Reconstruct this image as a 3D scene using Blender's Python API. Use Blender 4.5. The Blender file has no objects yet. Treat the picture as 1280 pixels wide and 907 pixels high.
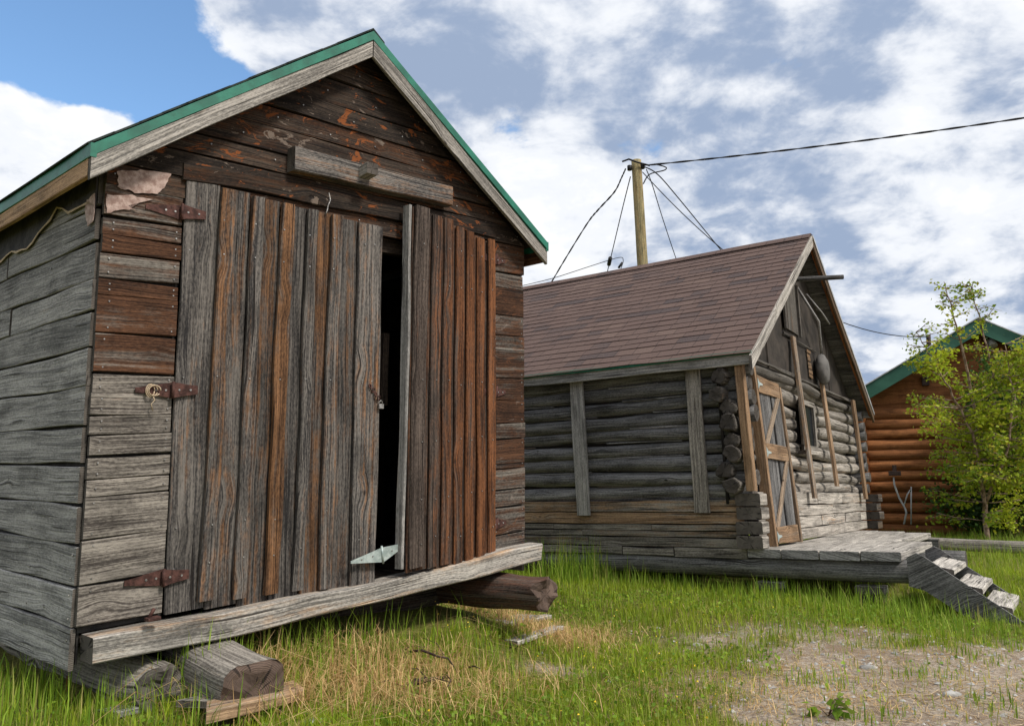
import bpy, math, random
import numpy as np
from mathutils import Vector, noise as mnoise
random.seed(7); rng = np.random.default_rng(7)
SC = bpy.context.scene; COL = SC.collection
# ---------------------------------------------------------------- camera
F = 970.; CX, CY, EYE = 640., 453.5, 0.95
TH = math.atan(167 / F); c_, s_ = math.cos(TH), math.sin(TH)
Rv = np.array([1., 0, 0]); Fv = np.array([0, c_, s_]); Uv = np.array([0, -s_, c_]); Ev = np.array([0, 0, EYE])
cam = bpy.data.cameras.new('camera'); co = bpy.data.objects.new('camera', cam); COL.objects.link(co)
cam.sensor_width = 36; cam.lens = F / 1280 * 36; cam.clip_start = .05; cam.clip_end = 3000
co.location = (0, 0, EYE); co.rotation_euler = (math.pi / 2 + TH, 0, 0); SC.camera = co
# ---------------------------------------------------------------- light
SUN_EL, SUN_AZ = math.radians(48), math.radians(128)       # azimuth clockwise from +Y (view direction)
sl = bpy.data.lights.new('sun', 'SUN'); sl.energy = 2.5; sl.angle = math.radians(11); sl.color = (1, .95, .87)
so = bpy.data.objects.new('sun', sl); COL.objects.link(so)
sd = Vector((math.sin(SUN_AZ) * math.cos(SUN_EL), math.cos(SUN_AZ) * math.cos(SUN_EL), math.sin(SUN_EL)))
so.rotation_euler = sd.to_track_quat('Z', 'Y').to_euler(); so.location = (5, -5, 12)
SC.view_settings.view_transform = 'Standard'; SC.view_settings.look = 'None'
SC.view_settings.gamma = 1; SC.view_settings.exposure = 0.55; SC.view_settings.use_curve_mapping = False

def ray(u, v): return (u - CX) * Rv + F * Fv - (v - CY) * Uv
def unit(a): return a / np.linalg.norm(a)
def at(u, v, z): return Ev + ray(u, v) / F * z

# ---------------------------------------------------------------- node helper
class NT:
    def __init__(s, tree): s.t = tree; s.n = tree.nodes; s.l = tree.links
    def node(s, typ, **kw):
        n = s.n.new(typ)
        for k, v in kw.items():
            if k.startswith('_'): setattr(n, k[1:], v)
        return n
    def put(s, sock, val):
        if isinstance(val, bpy.types.NodeSocket): s.l.new(val, sock)
        elif isinstance(val, (tuple, list)) and len(val) == 3 and sock.type == 'RGBA': sock.default_value = (*val, 1)
        else: sock.default_value = val
    def m(s, op, a, b=None, c=None, clamp=False):
        n = s.n.new('ShaderNodeMath'); n.operation = op; n.use_clamp = clamp
        s.put(n.inputs[0], a)
        if b is not None: s.put(n.inputs[1], b)
        if c is not None: s.put(n.inputs[2], c)
        return n.outputs[0]
    def xyz(s, x, y, z=0.):
        n = s.n.new('ShaderNodeCombineXYZ'); s.put(n.inputs[0], x); s.put(n.inputs[1], y); s.put(n.inputs[2], z); return n.outputs[0]
    def sep(s, v):
        n = s.n.new('ShaderNodeSeparateXYZ'); s.put(n.inputs[0], v); return n.outputs
    def noise(s, vec, scale=1., detail=3., rough=.55, dist=0., out=0):
        n = s.n.new('ShaderNodeTexNoise'); s.put(n.inputs['Vector'], vec); n.inputs['Scale'].default_value = scale
        n.inputs['Detail'].default_value = detail; n.inputs['Roughness'].default_value = rough; n.inputs['Distortion'].default_value = dist
        return n.outputs[out]
    def step(s, v, a, b, lo=0., hi=1.):
        n = s.n.new('ShaderNodeMapRange'); n.interpolation_type = 'SMOOTHSTEP'; s.put(n.inputs[0], v)
        s.put(n.inputs[1], a); s.put(n.inputs[2], b); s.put(n.inputs[3], lo); s.put(n.inputs[4], hi); return n.outputs[0]
    def mix(s, f, a, b, blend='MIX'):
        n = s.n.new('ShaderNodeMix'); n.data_type = 'RGBA'; n.blend_type = blend
        s.put(n.inputs[0], f); s.put(n.inputs[6], a); s.put(n.inputs[7], b); return n.outputs[2]
    def vmul(s, v, k):
        n = s.n.new('ShaderNodeVectorMath'); n.operation = 'MULTIPLY'; s.put(n.inputs[0], v); s.put(n.inputs[1], k); return n.outputs[0]
    def bump(s, h, strength=.5, dist=.01):
        n = s.n.new('ShaderNodeBump'); s.put(n.inputs['Height'], h); n.inputs['Strength'].default_value = strength
        n.inputs['Distance'].default_value = dist; return n.outputs[0]

def new_mat(name):
    m = bpy.data.materials.new(name); m.use_nodes = True; t = NT(m.node_tree)
    return m, t, m.node_tree.nodes['Principled BSDF']

def tint_in(t):
    a = t.node('ShaderNodeAttribute', _attribute_name='tint'); s = t.n.new('ShaderNodeSeparateColor'); t.l.new(a.outputs['Color'], s.inputs[0])
    return s.outputs[0], s.outputs[1], s.outputs[2], a.outputs['Alpha']

# ---------------------------------------------------------------- sky (world)
w = bpy.data.worlds.new('World'); SC.world = w; w.use_nodes = True; t = NT(w.node_tree)
bg = w.node_tree.nodes['Background']; w.cycles.sampling_method = 'MANUAL'; w.cycles.sample_map_resolution = 256
sky = t.n.new('ShaderNodeTexSky'); sky.sky_type = 'NISHITA'; sky.sun_disc = False
sky.sun_elevation = SUN_EL; sky.sun_rotation = SUN_AZ; sky.air_density = 1.1; sky.dust_density = .6; sky.ozone_density = 2.2
tc = t.n.new('ShaderNodeTexCoord'); D = tc.outputs['Generated']
dx, dy, dz = t.sep(D)
zz = t.m('ADD', t.m('MAXIMUM', dz, 0.), .35)
cv = t.xyz(t.m('DIVIDE', dx, zz), t.m('DIVIDE', dy, zz), t.m('MULTIPLY', dz, .8))
def cone(u, v, r0, r1):                                     # 1 inside r0 degrees round a compass direction, 0 outside r1
    d = unit(ray(u, v)); n = t.n.new('ShaderNodeVectorMath'); n.operation = 'DOT_PRODUCT'
    t.put(n.inputs[0], D); n.inputs[1].default_value = tuple(d)
    return t.step(n.outputs['Value'], math.cos(math.radians(r1)), math.cos(math.radians(r0)))
big = t.noise(cv, 2.3, 6, .56, .15)
fine = t.noise(cv, 6.5, 6, .6, .25)
dens = t.m('ADD', t.m('MULTIPLY', big, .55), t.m('MULTIPLY', fine, .45))
dens = t.m('ADD', dens, .215)                                # mostly covered sky
for (u, v, a, b, k) in ((165, 70, 2, 12, -.42), (20, 0, 2, 9, -.30), (380, 40, 1, 7, .14), (640, 185, .1, 3.6, -.14), (800, 182, .1, 2.6, -.09), (1240, 100, 1, 6, .10), (330, 170, 1, 8, -.14), (30, 190, 2, 8.2, .40), (110,240,1,6,.2),
                        (330, 15, 1, 7, .22), (470, 30, 1, 6, .18), (700, 260, 2, 8, .16), (640,330,2,7,.2)):
    dens = t.m('ADD', dens, t.m('MULTIPLY', cone(u, v, a, b), k))
def puff(vec, sc):
    n = t.n.new('ShaderNodeTexVoronoi'); n.feature = 'SMOOTH_F1'; t.put(n.inputs['Vector'], vec); n.inputs['Scale'].default_value = sc; n.inputs['Smoothness'].default_value = .35
    n.inputs['Detail'].default_value = 0.; n.inputs['Roughness'].default_value = .6; return t.m('SUBTRACT', .5, n.outputs['Distance'])
WARP = t.n.new('ShaderNodeVectorMath'); WARP.operation = 'MULTIPLY_ADD'; t.put(WARP.inputs[0], t.noise(cv, 9., 3, .6, 0., 1)); WARP.inputs[1].default_value = (.09, .09, .09); t.put(WARP.inputs[2], cv)
pf = puff(WARP.outputs[0], 9.)
dens = t.m('ADD', dens, t.m('MULTIPLY', pf, .16))
cover = t.step(dens, .515, .60)
sh1 = t.noise(t.vmul(cv, (1, 1, 1.7)), 2.1, 6, .58, .3)
sh2 = t.noise(t.vmul(cv, (1, 1, 2.)), 10., 4, .62, .6)
shade = t.m('ADD', t.m('MULTIPLY', sh1, .78), t.m('MULTIPLY', sh2, .22))
for (u, v, a, b, k) in ((900, 130, 2, 15, .10), (1000, 250, 2, 10, .02), (690, 270, 1, 8, -.20), (60, 150, 2, 10, -.10), (760, 40, 1, 6, -.09), (1240, 90, 1, 8, .0), (470, 30, 1, 6, -.04), (600, 90, 1, 7, .06), (300, 20, 1, 6, .03),
                        (1150, 330, 2, 9, -.04), (1150, 120, 1, 9, .05),(560,110,1,7,.06),(1120,20,1,8,.05)):
    shade = t.m('ADD', shade, t.m('MULTIPLY', cone(u, v, a, b), k))
OFF = t.n.new('ShaderNodeVectorMath'); OFF.operation = 'ADD'; t.put(OFF.inputs[0], cv); OFF.inputs[1].default_value = (.035, -.055, .02)
rel = t.m('ADD', t.m('MULTIPLY', t.m('SUBTRACT', t.noise(OFF.outputs[0], 2.3, 6, .56, .15), big), 1.0), t.m('MULTIPLY', t.m('SUBTRACT', t.noise(OFF.outputs[0], 6.5, 6, .6, .25), fine), .9))
WO = t.n.new('ShaderNodeVectorMath'); WO.operation = 'ADD'; t.put(WO.inputs[0], WARP.outputs[0]); WO.inputs[1].default_value = (.022, -.035, .014)
shade = t.m('ADD', t.m('ADD', shade, t.m('MULTIPLY', rel, .75)), t.m('MULTIPLY', t.m('SUBTRACT', puff(WO.outputs[0], 9.), pf), .16))
thick = t.step(shade, .38, .70)
ccol = t.mix(thick, (8.2, 8.45, 8.9), (3.0, 3.8, 5.3))
ccol = t.mix(t.step(shade, .26, .38, 1., 0.), ccol, (8.9, 9.0, 9.1))
skyb = t.mix(1.0, sky.outputs[0], (1.6, 1.85, 1.95), 'MULTIPLY')
out = t.mix(cover, skyb, ccol)
out = t.mix(t.step(dz, .0, .10, .5, 0.), out, (7.2, 7.6, 8.2))
t.l.new(out, bg.inputs[0]); bg.inputs[1].default_value = .078

# ---------------------------------------------------------------- materials
def wood_mat(name, dark, light, warm_d, warm_l, crack=1., knots=1., patch=None, bump=.7, warm_w=.10, vscale=1.):
    m, t, bs = new_mat(name)
    uvn = t.node('ShaderNodeUVMap'); uvn.uv_map = 'UVMap'
    u, v, _ = t.sep(uvn.outputs[0]); val, warm, seed, stain = tint_in(t)
    u = t.m('ADD', u, t.m('MULTIPLY', seed, 57.)); v = t.m('ADD', v, t.m('MULTIPLY', seed, 31.))
    vo = t.n.new('ShaderNodeTexVoronoi'); t.put(vo.inputs['Vector'], t.xyz(t.m('MULTIPLY', u, 2.6), t.m('MULTIPLY', v, 5.2), 50.)); vo.inputs['Scale'].default_value = 1.
    pick = t.m('GREATER_THAN', t.sep(vo.outputs['Color'])[0], .55)
    wv = t.m('MULTIPLY', t.m('SUBTRACT', t.noise(t.xyz(t.m('MULTIPLY', u, 1.1), t.m('MULTIPLY', v, 2.), seed), 1., 2), .5), .05)
    wv = t.m('ADD', wv, t.m('MULTIPLY', t.m('MULTIPLY', t.step(vo.outputs['Distance'], 0., .42, 1., 0.), pick), .032 * knots))
    v2 = t.m('ADD', v, wv)
    def st(ku, kv, z_, det, ro, di=0.): return t.noise(t.xyz(t.m('MULTIPLY', u, ku), t.m('MULTIPLY', v2, kv * vscale), z_), 1., det, ro, di)
    fine = st(2.2, 135., 1., 3, .6); mid = st(.75, 58., 4., 3, .6); broad = st(.9, 15., 8., 4, .6)
    speck = t.noise(t.xyz(t.m('MULTIPLY', u, 38.), t.m('MULTIPLY', v, 95.), 2.), 1., 4, .7)
    wmask = t.m('ADD', t.m('MULTIPLY', st(.7, 34., 12., 4, .6), .5), t.m('MULTIPLY', st(.9, 10., 15., 5, .65), .5))
    blot = t.noise(t.xyz(t.m('MULTIPLY', u, 6.5), t.m('MULTIPLY', v, 11.), 3.), 1., 7, .72)
    stn = t.noise(t.xyz(t.m('MULTIPLY', u, 2.), t.m('MULTIPLY', v, 5.), 33.), 1., 5, .65)
    g = t.m('ADD', t.m('ADD', t.m('MULTIPLY', fine, .30), t.m('MULTIPLY', mid, .22)), t.m('ADD', t.m('MULTIPLY', broad, .22), t.m('MULTIPLY', speck, .26)))
    gs = t.step(g, .42, .59)
    grey = t.mix(gs, dark, light); wm = t.mix(t.step(g, .40, .60), warm_d, warm_l)
    wf = t.step(t.m('ADD', t.m('ADD', wmask, t.m('MULTIPLY', t.m('SUBTRACT', blot, .5), .4)), warm), .98 - warm_w, .98 + warm_w)
    colr = t.mix(wf, grey, wm)
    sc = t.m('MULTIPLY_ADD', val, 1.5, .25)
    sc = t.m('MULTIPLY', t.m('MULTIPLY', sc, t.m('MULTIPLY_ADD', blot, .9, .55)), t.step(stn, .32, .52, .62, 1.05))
    cc = t.n.new('ShaderNodeVectorMath'); cc.operation = 'SCALE'; t.put(cc.inputs[0], colr); t.put(cc.inputs['Scale'], sc); colr = cc.outputs[0]
    if patch:
        pn = t.noise(t.xyz(t.m('MULTIPLY', u, 4.), t.m('MULTIPLY', v, 8.), 20.), 1., 6, .7, 1.2)
        colr = t.mix(t.m('MULTIPLY', t.step(pn, .585, .61), stain), colr, patch[0])
        colr = t.mix(t.m('MULTIPLY', t.step(pn, .375, .36), stain), colr, patch[1])
    cn = t.noise(t.xyz(t.m('MULTIPLY', u, 1.1), t.m('MULTIPLY', v2, 48. * vscale), 30.), 1., 2, .5, .2)
    cmk = t.m('MULTIPLY', t.step(cn, .625, .68), t.step(t.noise(t.xyz(t.m('MULTIPLY', u, 1.5), t.m('MULTIPLY', v, 3.), 40.), 1., 2), .38, .52))
    cmk = t.m('MULTIPLY', cmk, .85 * crack)
    kd = t.m('ADD', vo.outputs['Distance'], t.m('MULTIPLY', t.m('SUBTRACT', blot, .5), .05))
    kn = t.m('MULTIPLY', t.m('MULTIPLY', t.step(kd, .03, .075, 1., 0.), pick), .8 * knots)
    dk = t.m('MAXIMUM', cmk, kn)
    colr = t.mix(dk, colr, (.012, .009, .008))
    t.put(bs.inputs['Base Color'], colr); bs.inputs['Roughness'].default_value = .88; bs.inputs['Specular IOR Level'].default_value = .2
    h = t.m('SUBTRACT', t.m('ADD', t.m('ADD', t.m('MULTIPLY', fine, .5), t.m('MULTIPLY', speck, .35)), t.m('MULTIPLY', mid, .6)), t.m('MULTIPLY', dk, 1.2))
    t.put(bs.inputs['Normal'], t.bump(h, bump, .008))
    return m

def end_mat(name, a, b):
    m, t, bs = new_mat(name)
    uvn = t.node('ShaderNodeUVMap'); uvn.uv_map = 'UVMap'
    x, y, _ = t.sep(uvn.outputs[0]); val, warm, seed, st = tint_in(t)
    nz = t.noise(t.xyz(x, y, seed), 14., 4, .6)
    r = t.m('ADD', t.m('SQRT', t.m('ADD', t.m('MULTIPLY', x, x), t.m('MULTIPLY', y, y))), t.m('MULTIPLY', nz, .018))
    ring = t.m('MULTIPLY', t.m('MULTIPLY_ADD', t.m('SINE', t.m('MULTIPLY', r, 700.)), .5, .5), t.step(t.noise(t.xyz(x, y, 9.), 9., 3, .6), .42, .62))
    ang = t.m('ARCTAN2', y, x)
    ck = t.step(t.noise(t.xyz(t.m('MULTIPLY', ang, 2.2), t.m('MULTIPLY', r, 4.), seed), 1.6, 3, .6), .58, .64)
    colr = t.mix(t.m('MULTIPLY_ADD', ring, .35, t.m('MULTIPLY', nz, .6)), a, b)
    sc = t.m('MULTIPLY_ADD', val, 1.2, .4)
    cc = t.n.new('ShaderNodeVectorMath'); cc.operation = 'SCALE'; t.put(cc.inputs[0], colr); t.put(cc.inputs['Scale'], sc); colr = cc.outputs[0]
    colr = t.mix(t.m('MULTIPLY', ck, .8), colr, (.012, .01, .009))
    t.put(bs.inputs['Base Color'], colr); bs.inputs['Roughness'].default_value = .9; bs.inputs['Specular IOR Level'].default_value = .15
    t.put(bs.inputs['Normal'], t.bump(t.m('SUBTRACT', ring, t.m('MULTIPLY', ck, 2.)), .4, .004))
    return m

def plain_mat(name, a, b, scale=8., rough=.7, metal=0., detail=5, bump=.2, spec=.3, dist=.004, lo=.35, hi=.65):
    m, t, bs = new_mat(name); g = t.n.new('ShaderNodeNewGeometry')
    n = t.noise(g.outputs['Position'], scale, detail, .62, .2)
    t.put(bs.inputs['Base Color'], t.mix(t.step(n, lo, hi), a, b)); bs.inputs['Roughness'].default_value = rough
    bs.inputs['Metallic'].default_value = metal; bs.inputs['Specular IOR Level'].default_value = spec
    t.put(bs.inputs['Normal'], t.bump(t.noise(g.outputs['Position'], scale * 6, 4, .6), bump, dist))
    return m

M = {}
M['front'] = wood_mat('weathered_clapboard', (.055, .046, .040), (.30, .265, .225), (.028, .013, .008), (.160, .074, .038), crack=1., patch=((.20, .075, .03), (.26, .21, .175)))
M['gable'] = wood_mat('dark_stained_board', (.016, .012, .010), (.085, .060, .043), (.020, .009, .005), (.105, .045, .020), crack=.8, patch=((.20, .062, .018), (.15, .115, .09)))
M['side'] = wood_mat('blue_grey_board', (.125, .120, .114), (.375, .355, .33), (.11, .09, .072), (.30, .25, .20), crack=.8, knots=.6)
M['door'] = wood_mat('board_door_wood', (.026, .024, .024), (.205, .182, .160), (.042, .020, .010), (.29, .145, .068), crack=1., warm_w=.09)
M['doorw'] = wood_mat('reddish_door_wood', (.020, .014, .011), (.125, .095, .077), (.024, .009, .004), (.230, .090, .036), crack=1., warm_w=.11)
M['grey'] = wood_mat('silver_wood', (.10, .092, .082), (.42, .385, .34), (.16, .10, .06), (.45, .30, .18), crack=1.)
M['logs'] = wood_mat('grey_log_wood', (.055, .053, .052), (.27, .26, .25), (.06, .042, .03), (.20, .145, .10), crack=.9, bump=.9)
M['plogs'] = wood_mat('pale_log_wood', (.10, .088, .075), (.40, .36, .31), (.14, .085, .05), (.38, .25, .15), crack=1., bump=.9)
M['fresh'] = wood_mat('tan_lumber', (.12, .09, .065), (.38, .29, .21), (.13, .075, .040), (.35, .225, .13), crack=.6, warm_w=.2)
M['olog'] = wood_mat('orange_stained_log', (.16, .060, .022), (.33, .135, .050), (.18, .065, .022), (.38, .155, .058), crack=.6, knots=.6, bump=.5)
M['rot'] = wood_mat('dark_rotten_log', (.020, .015, .014), (.15, .12, .10), (.030, .014, .011), (.15, .075, .048), crack=1., bump=1.)
M['end'] = end_mat('grey_end_grain', (.035, .030, .027), (.19, .165, .14))
M['rend'] = end_mat('brown_rotten_end_grain', (.03, .022, .018), (.22, .15, .115))
M['oend'] = end_mat('orange_end_grain', (.22, .07, .02), (.40, .15, .045))
M['green'] = plain_mat('green_metal_edge', (.004, .10, .060), (.010, .17, .105), 6, .45, 0, spec=.5, bump=.08)
M['ogreen'] = plain_mat('dark_green_fascia', (.02, .085, .055), (.035, .12, .078), 3, .5, 0, bump=.1)
M['felt'] = plain_mat('black_tar_felt_and_backing', (.012, .011, .011), (.045, .040, .036), 9, .8, bump=.6, dist=.01)
M['gfelt'] = plain_mat('brown_felt_wall', (.020, .016, .013), (.062, .050, .040), 3.5, .9, bump=.5, dist=.01, lo=.3, hi=.75)
M['paper'] = plain_mat('pinkish_paper', (.26, .17, .14), (.48, .36, .31), 30, .85, bump=.5)
M['rust'] = plain_mat('rusted_iron', (.040, .018, .014), (.115, .052, .041), 28, .75, .25, bump=.6)
M['rustd'] = plain_mat('dark_rusted_iron', (.03, .018, .015), (.085, .055, .045), 30, .7, .3, bump=.6)
M['galv'] = plain_mat('galvanised_steel', (.30, .36, .34), (.50, .56, .53), 24, .5, .35, bump=.15)
M['steel'] = plain_mat('worn_steel', (.16, .15, .14), (.45, .43, .40), 90, .45, .7, bump=.1)
M['black'] = plain_mat('black_rubber', (.008, .008, .009), (.02, .02, .022), 20, .6, bump=.1)
M['twine'] = plain_mat('pale_twine', (.35, .26, .16), (.55, .43, .30), 90, .9)
M['dark'] = plain_mat('dark_interior_wood', (.010, .008, .007), (.03, .024, .020), 7, .9)
M['canvas'] = plain_mat('grey_canvas', (.09, .085, .08), (.16, .15, .14), 8, .9, bump=.4)
M['pole'] = wood_mat('yellowish_pole_wood', (.13, .11, .055), (.36, .31, .17), (.20, .14, .06), (.42, .31, .15), crack=.5, knots=1.)
M['bark'] = plain_mat('birch_bark', (.12, .075, .05), (.38, .27, .20), 12, .85, bump=.5)
M['shed_shingle'] = plain_mat('dark_green_shingle', (.012, .018, .015), (.04, .05, .042), 20, .95, bump=.8)
M['conduit'] = plain_mat('grey_pipe', (.30, .30, .30), (.48, .48, .48), 10, .5)
M['stone'] = plain_mat('grey_stone', (.22, .21, .19), (.45, .43, .40), 14, .9, bump=.8)
def glass_mat():
    m, t, bs = new_mat('dark_window_glass'); bs.inputs['Base Color'].default_value = (.01, .012, .014, 1); bs.inputs['Roughness'].default_value = .25; bs.inputs['Specular IOR Level'].default_value = .15; return m
M['glass'] = glass_mat()

def shingle_mat():
    m, t, bs = new_mat('brown_asphalt_shingle')
    uvn = t.node('ShaderNodeUVMap'); uvn.uv_map = 'UVMap'; u, v, _ = t.sep(uvn.outputs[0]); val, warm, seed, st = tint_in(t)
    uu = t.m('ADD', t.m('MULTIPLY', u, 4.2), t.m('MULTIPLY', seed, 40.))
    wn = t.n.new('ShaderNodeTexWhiteNoise'); wn.noise_dimensions = '2D'; t.put(wn.inputs['Vector'], t.xyz(t.m('FLOOR', uu), t.m('MULTIPLY', seed, 97.)))
    wn2 = t.n.new('ShaderNodeTexWhiteNoise'); wn2.noise_dimensions = '2D'; t.put(wn2.inputs['Vector'], t.xyz(t.m('FLOOR', t.m('MULTIPLY', uu, .37)), t.m('MULTIPLY', seed, 31.)))
    g = t.n.new('ShaderNodeNewGeometry'); lo = t.noise(g.outputs['Position'], 1.3, 3, .6)
    k = t.m('ADD', t.m('ADD', t.m('MULTIPLY', wn.outputs[0], .35), t.m('MULTIPLY', wn2.outputs[0], .4)), t.m('MULTIPLY', lo, .35))
    colr = t.mix(t.step(k, .62, .80), (.105, .073, .063), (.050, .045, .047))
    colr = t.mix(t.step(k, .42, .18), colr, (.142, .100, .083))
    grit = t.noise(g.outputs['Position'], 260., 2, .6)
    colr = t.mix(t.m('MULTIPLY', t.step(grit, .4, .65), .5), colr, (.20, .13, .11))
    fr = t.m('FRACT', uu); slot = t.m('MULTIPLY', t.m('LESS_THAN', fr, .035), .6)
    colr = t.mix(slot, colr, (.015, .012, .012))
    t.put(bs.inputs['Base Color'], colr); bs.inputs['Roughness'].default_value = .95; bs.inputs['Specular IOR Level'].default_value = .15
    t.put(bs.inputs['Normal'], t.bump(grit, .5, .004)); return m
M['shingle'] = shingle_mat()

def leaf_mat(name, a, b, c3, trans=.35):
    m, t, bs = new_mat(name); val, warm, seed, st = tint_in(t)
    colr = t.mix(val, a, b); colr = t.mix(warm, colr, c3)
    t.put(bs.inputs['Base Color'], colr); bs.inputs['Roughness'].default_value = .6; bs.inputs['Specular IOR Level'].default_value = .25
    tr = t.n.new('ShaderNodeBsdfTranslucent'); t.put(tr.inputs[0], colr)
    mx = t.n.new('ShaderNodeMixShader'); mx.inputs[0].default_value = trans
    t.l.new(bs.outputs[0], mx.inputs[1]); t.l.new(tr.outputs[0], mx.inputs[2]); t.l.new(mx.outputs[0], t.n['Material Output'].inputs[0])
    return m
M['grass'] = leaf_mat('grass_blades', (.13, .20, .010), (.44, .54, .035), (.58, .43, .19), .45)
M['straw'] = leaf_mat('straw_blades', (.46, .29, .12), (.86, .62, .30), (.30, .11, .03), .35)
M['reed'] = leaf_mat('tall_grass_blades', (.11, .21, .014), (.36, .50, .05), (.45, .38, .12), .4)
M['birch'] = leaf_mat('birch_leaves', (.12, .21, .012), (.46, .55, .035), (.45, .36, .04), .45)
M['bushl'] = leaf_mat('bush_leaves', (.025, .060, .012), (.075, .15, .025), (.28, .09, .03), .35)
M['weed'] = leaf_mat('weed_leaves', (.10, .20, .015), (.28, .42, .035), (.2, .25, .05), .35)

# ---------------------------------------------------------------- frames
class Frame:
    def __init__(s, O, ex, ey, ez):
        s.O = np.array(O, float); s.M = np.array([ex, ey, ez]).T; s.Mi = np.linalg.inv(s.M); s.ex, s.ey, s.ez = ex, ey, ez
        s.NY = np.cross(ex, ez); s.NX = np.cross(ey, ez); s.NZ = np.cross(ex, ey)
    def P(s, x, y, z): return s.O + s.M @ np.array([x, y, z], float)
    def hit(s, u, v, base, N):
        r = ray(u, v); k = ((base - Ev) @ N) / (r @ N); return s.Mi @ (Ev + r * k - s.O)
    def y(s, u, v, off=0.): return s.hit(u, v, s.O + s.ey * off, s.NY)
    def x(s, u, v, off=0.): return s.hit(u, v, s.O + s.ex * off, s.NX)
WORLD = Frame((0, 0, 0), np.array([1., 0, 0]), np.array([0, 1., 0]), np.array([0, 0, 1.]))
e1, e2, e3 = unit(ray(1578, 502)), unit(ray(-490, 577)), -unit(ray(600, -7000))
if e3[2] < 0: e3 = -e3
SH = Frame(at(97, 778, 3.75), e1, e2, e3)
g1, g2 = unit(ray(1330, 619)), unit(ray(-850, 640))
CB = Frame(at(932, 685, 8.0), g1, g2, np.array([0, 0, 1.]) - .09 * g1)
o1 = -unit(ray(-1900, 621)); o1[2] = 0; o1 = unit(o1); o2 = np.array([-o1[1], o1[0], 0])
OB = Frame(at(1085, 672, 17.5), o1, o2, np.array([0, 0, 1.]))
OB.O[2] = 0.0

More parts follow.
